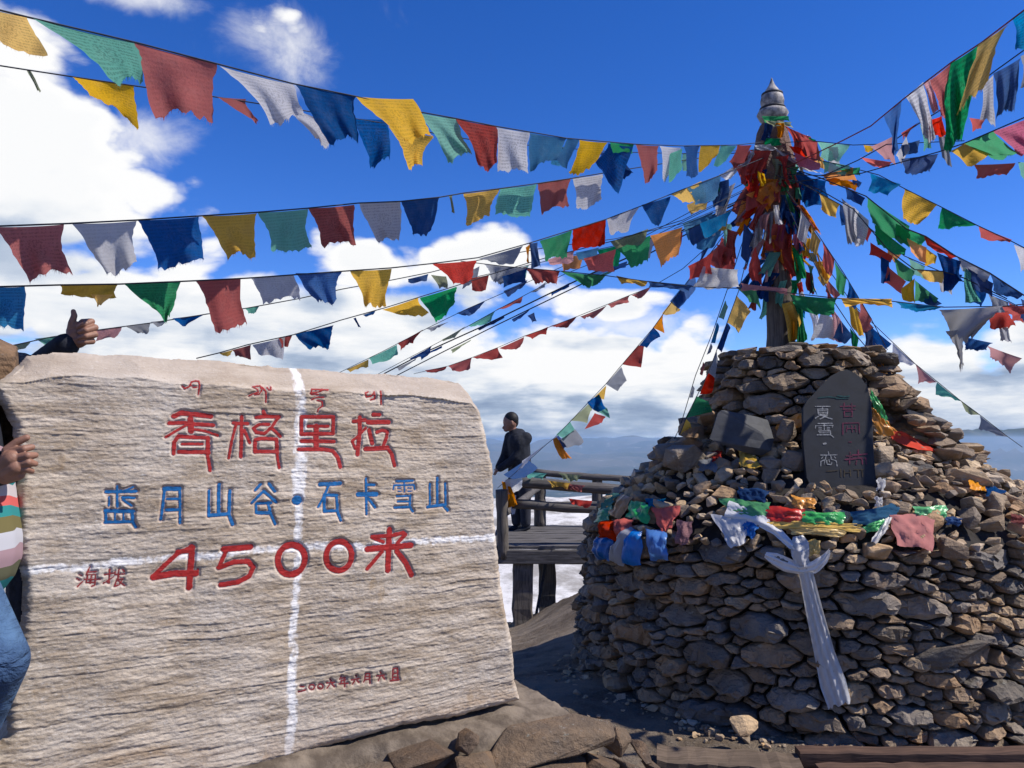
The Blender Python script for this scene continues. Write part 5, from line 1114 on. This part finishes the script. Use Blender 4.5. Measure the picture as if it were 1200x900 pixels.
# ------------------------------------------------------------------ timber platform with railing
plat = empty('viewing_platform', P(640, 640, 10.5), label='weathered timber viewing deck on posts with log railings behind the path', cat='platform')
zd = P(640, 641, 9.8).z
x0 = P(584, 600, 9.8).x; x1 = P(760, 600, 10).x + .6; yn, yf = 9.8, 12.0
nb = 9
for i in range(nb):
    y = yn + .06 + (yf - yn - .1) * i / (nb - 1)
    plank('deck_board', Vector((x0 - .05 + random.uniform(-.02, .02), y, zd)), Vector((x1, y, zd)), .235, .04, M_WX, plat, rough=.004, seg=12)
plank('rim_beam', Vector((x0 - .1, yn - .06, zd - .11)), Vector((x1, yn - .06, zd - .11)), .10, .17, M_WX, plat)
plank('rim_beam', Vector((x0 - .03, yn, zd - .12)), Vector((x0 - .03, yf, zd - .12)), .10, .17, M_WX, plat)
for (px, d, wd) in ((612, 9.85, .25), (641, 11.3, .24), (745, 9.9, .22)):
    t = P(px, 640, d); gz = float(ground_z(t.x, d))
    plank('support_post', Vector((t.x, d, gz - .3)), Vector((t.x, d, zd - .06)), wd, wd * .9, M_WZ, plat, up=Vector((0, 1, 0)), rough=.012)
def log(name, a, b, r, parent, n=9):
    bm = bmesh.new(); pts = [a.lerp(b, i / n) + Vector((0, random.uniform(-.008, .008), random.uniform(-.008, .008))) for i in range(n + 1)]
    tube(bm, pts, [r * random.uniform(.92, 1.08) for _ in pts], 9, up=Vector((0, 1, .2)) if abs((b - a).normalized().z) > .8 else Vector((0, 0, 1))); bmesh.ops.recalc_face_normals(bm, faces=bm.faces)
    return link(name, bm_mesh(name, bm), M_WX if abs((b - a).normalized().z) < .7 else M_WZ, parent, smooth=True)
log('railing_post', P(590, 655, 9.75), P(588, 574, 9.75), .075, plat)
log('railing_post', P(633, 618, 11.95), P(633, 556, 11.95), .09, plat)
log('railing_post', P(700, 618, 11.95), P(700, 556, 11.95), .08, plat)
log('railing_log', P(622, 553, 11.9), P(790, 566, 11.9), .05, plat)
log('railing_log', P(596, 564, 9.85), P(790, 579, 9.9), .072, plat)
log('railing_log', P(600, 590, 9.85), P(790, 604, 9.9), .062, plat)
log('railing_log', P(612, 592, 11.9), P(790, 588, 11.9), .045, plat)
log('railing_log', P(588, 604, 9.85), P(633, 570, 11.9), .05, plat)
for (c, x, y, k) in (('g', 627, 552, 0), ('r', 672, 566, 1), ('y', 655, 563, 2), ('R', 680, 584, 3), ('e', 668, 554, 4)):
    nm = {'g': 'teal', 'r': 'faded red', 'y': 'yellow', 'R': 'bright red', 'e': 'olive'}[c]
    cloth_thing('railing_rag', nm + ' rag of prayer flag tied along the log railing', 'cloth', [(x - 14, y), (x + 14, y + 3), (x + 10, y + 10), (x - 8, y + 8)], 9.7, 9.7, CM[c], 600 + k, 8, 6, group='rags on the railing')
bm = bmesh.new(); tube(bm, [P(640, 655, 10.3), P(637, 675, 10.2), P(632, 700, 10.1), P(628, 722, 10.0)], .02, 6); tag(link('hanging_rope', bm_mesh('hanging_rope', bm), M_CORD), 'dark frayed rope hanging between the two deck posts', 'rope')

M_EARTHW = wood_mat('earth_caked_plank', (.15, .11, .08), (.09, .065, .045), 0)
# timbers lying in front of the drum
tb1 = plank('timber_beam', P(935, 887, 3.78), P(1330, 887, 3.70), .09, .07, M_WB, rough=.003, seg=20); tag(tb1, 'reddish brown squared timber lying on the earth before the drum', 'timber')
tb2 = plank('timber_beam', P(960, 906, 3.62), P(1330, 906, 3.55), .12, .05, M_WB, rough=.003, seg=20); tag(tb2, 'flat brown board lying nearest the camera below the squared timber', 'timber')
tb3 = plank('timber_beam', P(770, 886, 3.82), P(938, 896, 3.70), .20, .03, M_EARTHW, rough=.006, seg=14); tag(tb3, 'worn earthy plank half sunk in the ground left of the squared timber', 'timber')

# gravel and chips
rb = []; q = random.Random(77)
for i in range(620):
    if i < 380: th = TH0 + q.uniform(-1.5, 1.5); r = 1.70 + abs(q.gauss(0, .10)); x, y = CX + r * math.cos(th), CY + r * math.sin(th)
    else: x, y = q.uniform(-.1, 3.4), q.uniform(3.3, 5.6)
    if math.hypot(x - CX, y - CY) < 1.62: continue
    s = q.uniform(.006, .022) if q.random() < .8 else q.uniform(.02, .045)
    b_ = bmesh.new(); b_.from_mesh(ROCKS[i % len(ROCKS)]); b_.transform(Matrix.Translation((x, y, float(ground_z(x, y)) + s * .2)) @ Matrix.Rotation(q.uniform(0, 6), 4, 'Z') @ Matrix.Diagonal((s, s, s, 1))); rb.append(b_)
o = join_stuff('gravel', rb, M_WARM, None); tag(o, 'chips of stone and gravel scattered on the earth round the drum', 'gravel')

# ------------------------------------------------------------------ people
def caps(bm, p0, r0, p1, r1, n=14, sq=None):
    ax = (p1 - p0); L = ax.length; ax = ax.normalized() if L > 1e-6 else Vector((0, 0, 1))
    a = ax.cross(Vector((0, 0, 1)) if abs(ax.z) < .9 else Vector((1, 0, 0))).normalized(); b = ax.cross(a)
    sx, sy = sq or (1, 1); rings = []
    prof = [(-math.cos(t), math.sin(t), 0) for t in [math.pi / 2 * k / 4 for k in range(0, 5)]]
    pr = [(p0 + ax * (-r0 * math.cos(t)), r0 * math.sin(t)) for t in [math.pi / 2 * k / 5 for k in range(1, 6)]] + [(p1 + ax * (r1 * math.cos(t)), r1 * math.sin(t)) for t in [math.pi / 2 * k / 5 for k in range(5, 0, -1)]]
    for c, r in pr: rings.append([bm.verts.new(c + (a * math.cos(k * 6.28318 / n) * sx + b * math.sin(k * 6.28318 / n) * sy) * r) for k in range(n)])
    for i in range(len(rings) - 1):
        for k in range(n): bm.faces.new((rings[i][k], rings[i][(k + 1) % n], rings[i + 1][(k + 1) % n], rings[i + 1][k]))
    bm.faces.new(rings[0][::-1]); bm.faces.new(rings[-1])
def ellip(bm, c, r, rot=None):
    m_ = Matrix.Translation(c) @ (rot.to_4x4() if rot else Matrix.Identity(4)) @ Matrix.Diagonal((*r, 1)); bmesh.ops.create_icosphere(bm, subdivisions=3, radius=1, matrix=m_)
def blend(name, bm, vox, mt, parent, smooth=2, **kw):
    """fuse overlapping volumes into one continuous skin"""
    bmesh.ops.recalc_face_normals(bm, faces=bm.faces)
    me = bm_mesh(name, bm); o = bpy.data.objects.new('tmp', me); col.objects.link(o)
    r = o.modifiers.new('r', 'REMESH'); r.mode = 'VOXEL'; r.voxel_size = vox
    s = o.modifiers.new('s', 'SMOOTH'); s.iterations = smooth; s.factor = .5
    dg = bpy.context.evaluated_depsgraph_get(); me2 = bpy.data.meshes.new_from_object(o.evaluated_get(dg)); me2.name = name; me2.materials.clear()
    bpy.data.objects.remove(o); bpy.data.meshes.remove(me)
    return link(name, me2, mt, parent, smooth=True, **kw)
V = Vector
def person(loc, label, J, head, hair_c=M_HAIR, top=M_BLACK, legs=M_JEANS, vox=.012, hem=None, face=V((0, -1, 0)), sleeve=True, hands='simple', sweater=None, scale=1.0):
    """J: dict of joints in world space"""
    root = empty('person', loc, label=label, cat='person')
    s = scale; bm = bmesh.new()
    caps(bm, J['pel'], .125 * s, J['chest'], .135 * s, sq=(1.15, .8)); caps(bm, J['chest'], .06 * s, J['head'], .05 * s)
    ellip(bm, J['head'] + V((0, 0, .02 * s)), (.078 * s, .095 * s, .115 * s), Matrix.Rotation(head, 3, 'Z'))
    f = face.normalized(); caps(bm, J['head'] + f * .03 * s - V((0, 0, .04 * s)), .06 * s, J['head'] + f * .055 * s - V((0, 0, .06 * s)), .035 * s)
    caps(bm, J['head'] + f * .085 * s, .011 * s, J['head'] + f * .102 * s - V((0, 0, .025 * s)), .014 * s, 8)
    sd = f.cross(V((0, 0, 1))).normalized()
    for k in (-1, 1): ellip(bm, J['head'] + sd * k * .08 * s, (.018 * s, .02 * s, .032 * s))
    for a in 'LR':
        caps(bm, J['sh' + a], .05 * s, J['el' + a], .038 * s); caps(bm, J['el' + a], .038 * s, J['wr' + a], .027 * s)
        caps(bm, J['hip' + a], .08 * s, J['kn' + a], .055 * s); caps(bm, J['kn' + a], .052 * s, J['an' + a], .036 * s)
        if hands == 'simple':
            d = (J['wr' + a] - J['el' + a]).normalized(); caps(bm, J['wr' + a] + d * .02, .03 * s, J['wr' + a] + d * .06 * s, .034 * s, sq=(1, .6))
            sdv = d.cross(V((0, 0, 1))); sdv = sdv.normalized() if sdv.length > .1 else V((1, 0, 0))
            for k in range(4): b0 = J['wr' + a] + d * .08 * s + sdv * (k - 1.5) * .017 * s; caps(bm, b0, .009 * s, b0 + (d + V((0, 0, -.5))).normalized() * (.055 - .006 * abs(k - 1.5)) * s, .007 * s, 8)
            b0 = J['wr' + a] + d * .03 * s + sdv * .03 * s; caps(bm, b0, .011 * s, b0 + (d + sdv).normalized() * .045 * s, .008 * s, 8)
    blend('body', bm, vox * .7, M_SKIN, root, 2)
    bm = bmesh.new()                                                    # trousers
    caps(bm, J['pel'] - V((0, 0, .0)), .145 * s, J['pel'] + V((0, 0, .08 * s)), .145 * s, sq=(1.15, .85))
    for a in 'LR': caps(bm, J['hip' + a], .108 * s, J['kn' + a], .08 * s); caps(bm, J['kn' + a], .08 * s, J['an' + a] + V((0, 0, .03)), .068 * s)
    blend('trousers', bm, vox, legs, root, 3)
    bm = bmesh.new()                                                    # jacket
    caps(bm, J['pel'] + (J['chest'] - J['pel']) * .05, .165 * s, J['chest'], .175 * s, sq=(1.2, .85)); caps(bm, J['chest'] + V((0, 0, .1 * s)), .1 * s, J['chest'] + (J['head'] - J['chest']) * .55, .065 * s)
    for a in 'LR': caps(bm, J['chest'] + (J['sh' + a] - J['chest']) * .6, .10 * s, J['sh' + a], .085 * s); caps(bm, J['sh' + a], .083 * s, J['el' + a], .064 * s); caps(bm, J['el' + a], .064 * s, J['wr' + a] + (J['wr' + a] - J['el' + a]).normalized() * .012, .047 * s)
    blend('jacket', bm, vox, top, root, 3)
    if sweater:
        bm = bmesh.new(); caps(bm, J['pel'] + (J['chest'] - J['pel']) * -.02, .178 * s, J['pel'] + (J['chest'] - J['pel']) * .45, .182 * s, sq=(1.2, .88)); blend('sweater_hem', bm, vox, sweater, root, 3)
    bm = bmesh.new(); ellip(bm, J['head'] + V((0, 0, .045 * s)) - f * .02 * s, (.088 * s, .10 * s, .10 * s), Matrix.Rotation(head, 3, 'Z')); ellip(bm, J['head'] - f * .05 * s, (.07 * s, .06 * s, .085 * s)); blend('hair', bm, vox * .7, hair_c, root, 1)
    for a in 'LR':
        bm = bmesh.new(); fd = J.get('ft' + a, f); caps(bm, J['an' + a] + V((0, 0, -.045)) - fd * .03, .045 * s, J['an' + a] + V((0, 0, -.05)) + fd * .17 * s, .036 * s, sq=(1, .9)); blend('shoe', bm, vox, M_BLACK, root, 1)
    return root
# man on the platform, turned left, head bowed
b = P(608, 622, 11.4); gx, gy, gz = b.x, b.y, zd + .02
def m_(x, y, z): return V((gx + x, gy + y, gz + z))
person((gx, gy, gz), 'man in a black jacket standing with bowed head on the timber deck', dict(pel=m_(.03, 0, .90), chest=m_(.0, -.02, 1.27), head=m_(-.13, -.03, 1.56), shL=m_(-.12, .10, 1.35), shR=m_(.10, -.12, 1.34), elL=m_(-.2, .06, 1.08), elR=m_(-.04, -.19, 1.06), wrL=m_(-.29, .0, .93), wrR=m_(-.26, -.15, .91),
    hipL=m_(-.04, .07, .88), hipR=m_(.09, -.06, .88), knL=m_(-.06, .07, .47), knR=m_(.09, -.06, .47), anL=m_(-.03, .08, .09), anR=m_(.10, -.06, .09)), R_(60), face=V((-.85, -.3, -.35)), legs=simple('dark_trousers', (.03, .032, .045), .9), vox=.014, scale=1.13)
# person at the left edge, hand on the slab
sw, N_, b_ = mat('striped_knit', .95, .1)
g_ = N_.n('ShaderNodeNewGeometry'); s_ = N_.n('ShaderNodeSeparateXYZ'); N_.put(s_.inputs[0], g_.outputs['Position'])
N_.put(b_.inputs['Base Color'], N_.ramp(N_.m('FRACT', N_.m('ADD', N_.m('MULTIPLY', s_.outputs[2], 3.3), N_.m('MULTIPLY', N_.m('ABSOLUTE', N_.m('SUBTRACT', N_.m('FRACT', N_.m('MULTIPLY', s_.outputs[0], 14)), .5)), .12))), [(0, (.30, .20, .22)), (.16, (.42, .42, .45)), (.3, (.14, .12, .05)), (.42, (.03, .2, .2)), (.52, (.5, .1, .09)), (.62, (.45, .4, .4)), (.74, (.02, .16, .17)), (.86, (.10, .10, .06))], 'CONSTANT'))
def Q(px, py, d): return P(px, py, d)
hip = Q(-75, 650, 2.12); kn = Q(-6, 775, 2.02); an = Q(-42, 885, 2.15)
person((hip.x, hip.y, .45), 'person in blue jeans at the left frame edge with a hand on the slab', dict(pel=V((hip.x + .03, hip.y, hip.z + .02)), chest=V((hip.x - .07, hip.y + .02, hip.z + .42)), head=V((hip.x - .16, hip.y - .02, hip.z + .74)),
    shL=V((hip.x - .0, hip.y + .02, hip.z + .5)), shR=V((hip.x - .33, hip.y, hip.z + .5)), elL=Q(-75, 560, 2.08), elR=V((hip.x - .42, hip.y, hip.z + .22)), wrL=Q(4, 548, 2.12), wrR=V((hip.x - .4, hip.y - .1, hip.z)),
    hipL=hip, hipR=V((hip.x - .18, hip.y, hip.z)), knL=kn, knR=V((hip.x - .22, hip.y - .03, .93)), anL=an, anR=V((hip.x - .22, hip.y, .55))), 0, vox=.008, hands='none', sweater=sw)
# hand on the slab edge
def hand(name, label, pts_palm, fingers, thumb, parent=None):
    bm = bmesh.new()
    for a, ra, b, rb_ in pts_palm: caps(bm, a, ra, b, rb_, 12)
    for f_ in fingers + [thumb]:
        for (a, ra), (b, rb_) in zip(f_, f_[1:]): caps(bm, a, ra, b, rb_, 10)
    return blend(name, bm, .0019, M_SKIN, parent, 3)
pers = [o for o in bpy.data.objects if o.name.startswith('person') and o.parent is None]
left = pers[-1]
dh = 2.10
H = lambda x, y, dd=0: Q(x, y, dh + dd)
hand('hand', '', [(H(2, 550), .026, H(14, 538, -.01), .024), (H(4, 556), .024, H(18, 548, -.01), .022), (H(6, 560), .018, H(22, 556), .016), (H(10, 536, -.005), .02, H(22, 530, 0), .014)],
     [[(H(14, 529), .0115), (H(28, 526, -.005), .0105), (H(37, 524, .012), .009)], [(H(19, 537, -.01), .012), (H(32, 534, -.012), .0105), (H(41, 533.5, .012), .009)],
      [(H(21, 545, -.01), .012), (H(33, 542, -.01), .0105), (H(41, 543.5, .015), .0085)], [(H(20, 553, -.005), .011), (H(31, 550, -.005), .0095), (H(37, 552, .015), .008)]],
     [(H(8, 528), .013), (H(20, 518, .005), .011), (H(31, 513, .012), .0095)], left)
# person hidden behind the slab, thumb raised above it
dq = 2.66; H = lambda x, y, dd=0: Q(x, y, dq + dd)
bx = P(60, 600, 2.95).x
pb = person((bx, 2.98, 0), 'person hidden behind the slab whose raised fist with thumb up shows over its top left', dict(pel=V((bx, 2.98, .84)), chest=V((bx, 2.98, 1.22)), head=V((bx - .02, 2.98, 1.50)), shL=V((bx + .17, 2.98, 1.32)), shR=V((bx - .17, 2.98, 1.32)), elL=V((bx + .22, 2.98, 1.02)), elR=P(20, 452, 2.88),
    wrL=V((bx + .2, 2.95, .8)), wrR=H(76, 406, 0), hipL=V((bx + .09, 2.98, .82)), hipR=V((bx - .09, 2.98, .82)), knL=V((bx + .1, 2.98, .45)), knR=V((bx - .1, 2.98, .45)), anL=V((bx + .1, 2.98, .08)), anR=V((bx - .1, 2.98, .08))), 0, vox=.012, hands='none', scale=.93)
hand('hand', '', [(H(80, 408), .026, H(88, 392), .027), (H(84, 402), .026, H(94, 398), .026), (H(88, 384), .022, H(98, 384, .005), .022), (H(84, 388), .018, H(92, 400), .024)],
     [[(H(97, 378, .01), .0135), (H(107, 377, -.018), .012), (H(99, 380, -.040), .0105), (H(93, 383, -.036), .0095)], [(H(99, 384, .008), .0135), (H(111, 384, -.02), .0125), (H(101, 387, -.044), .011), (H(94, 389, -.038), .0095)],
      [(H(99, 391, .008), .0135), (H(111, 392, -.02), .012), (H(101, 394, -.042), .0105), (H(94, 396, -.036), .0095)], [(H(96, 398, .008), .013), (H(108, 400, -.016), .011), (H(100, 401, -.036), .0095), (H(94, 402, -.03), .0085)]],
     [(H(84, 390, -.005), .018), (H(84, 379, -.012), .0125), (H(87, 370, -.012), .0105), (H(86, 365, -.010), .0085)], pb)

# ------------------------------------------------------------------ air
bm = bmesh.new(); bmesh.ops.create_cube(bm, size=1, matrix=Matrix.Translation((0, 0, 0)))
for v in bm.verts:
    v.co = Vector((-45000 if v.co.x < 0 else 45000, -3000 if v.co.y < 0 else 45000, -1600 if v.co.z < 0 else 60))
hz = bm_mesh('haze', bm); m = bpy.data.materials.new('haze'); m.use_nodes = True; m.node_tree.nodes.clear()
pv = m.node_tree.nodes.new('ShaderNodeVolumePrincipled'); pv.inputs['Color'].default_value = (.52, .74, 1.0, 1); pv.inputs['Density'].default_value = 6.0e-5; pv.inputs['Anisotropy'].default_value = .2
om = m.node_tree.nodes.new('ShaderNodeOutputMaterial'); m.node_tree.links.new(pv.outputs[0], om.inputs['Volume'])
link('haze', hz, m, kind='stuff')
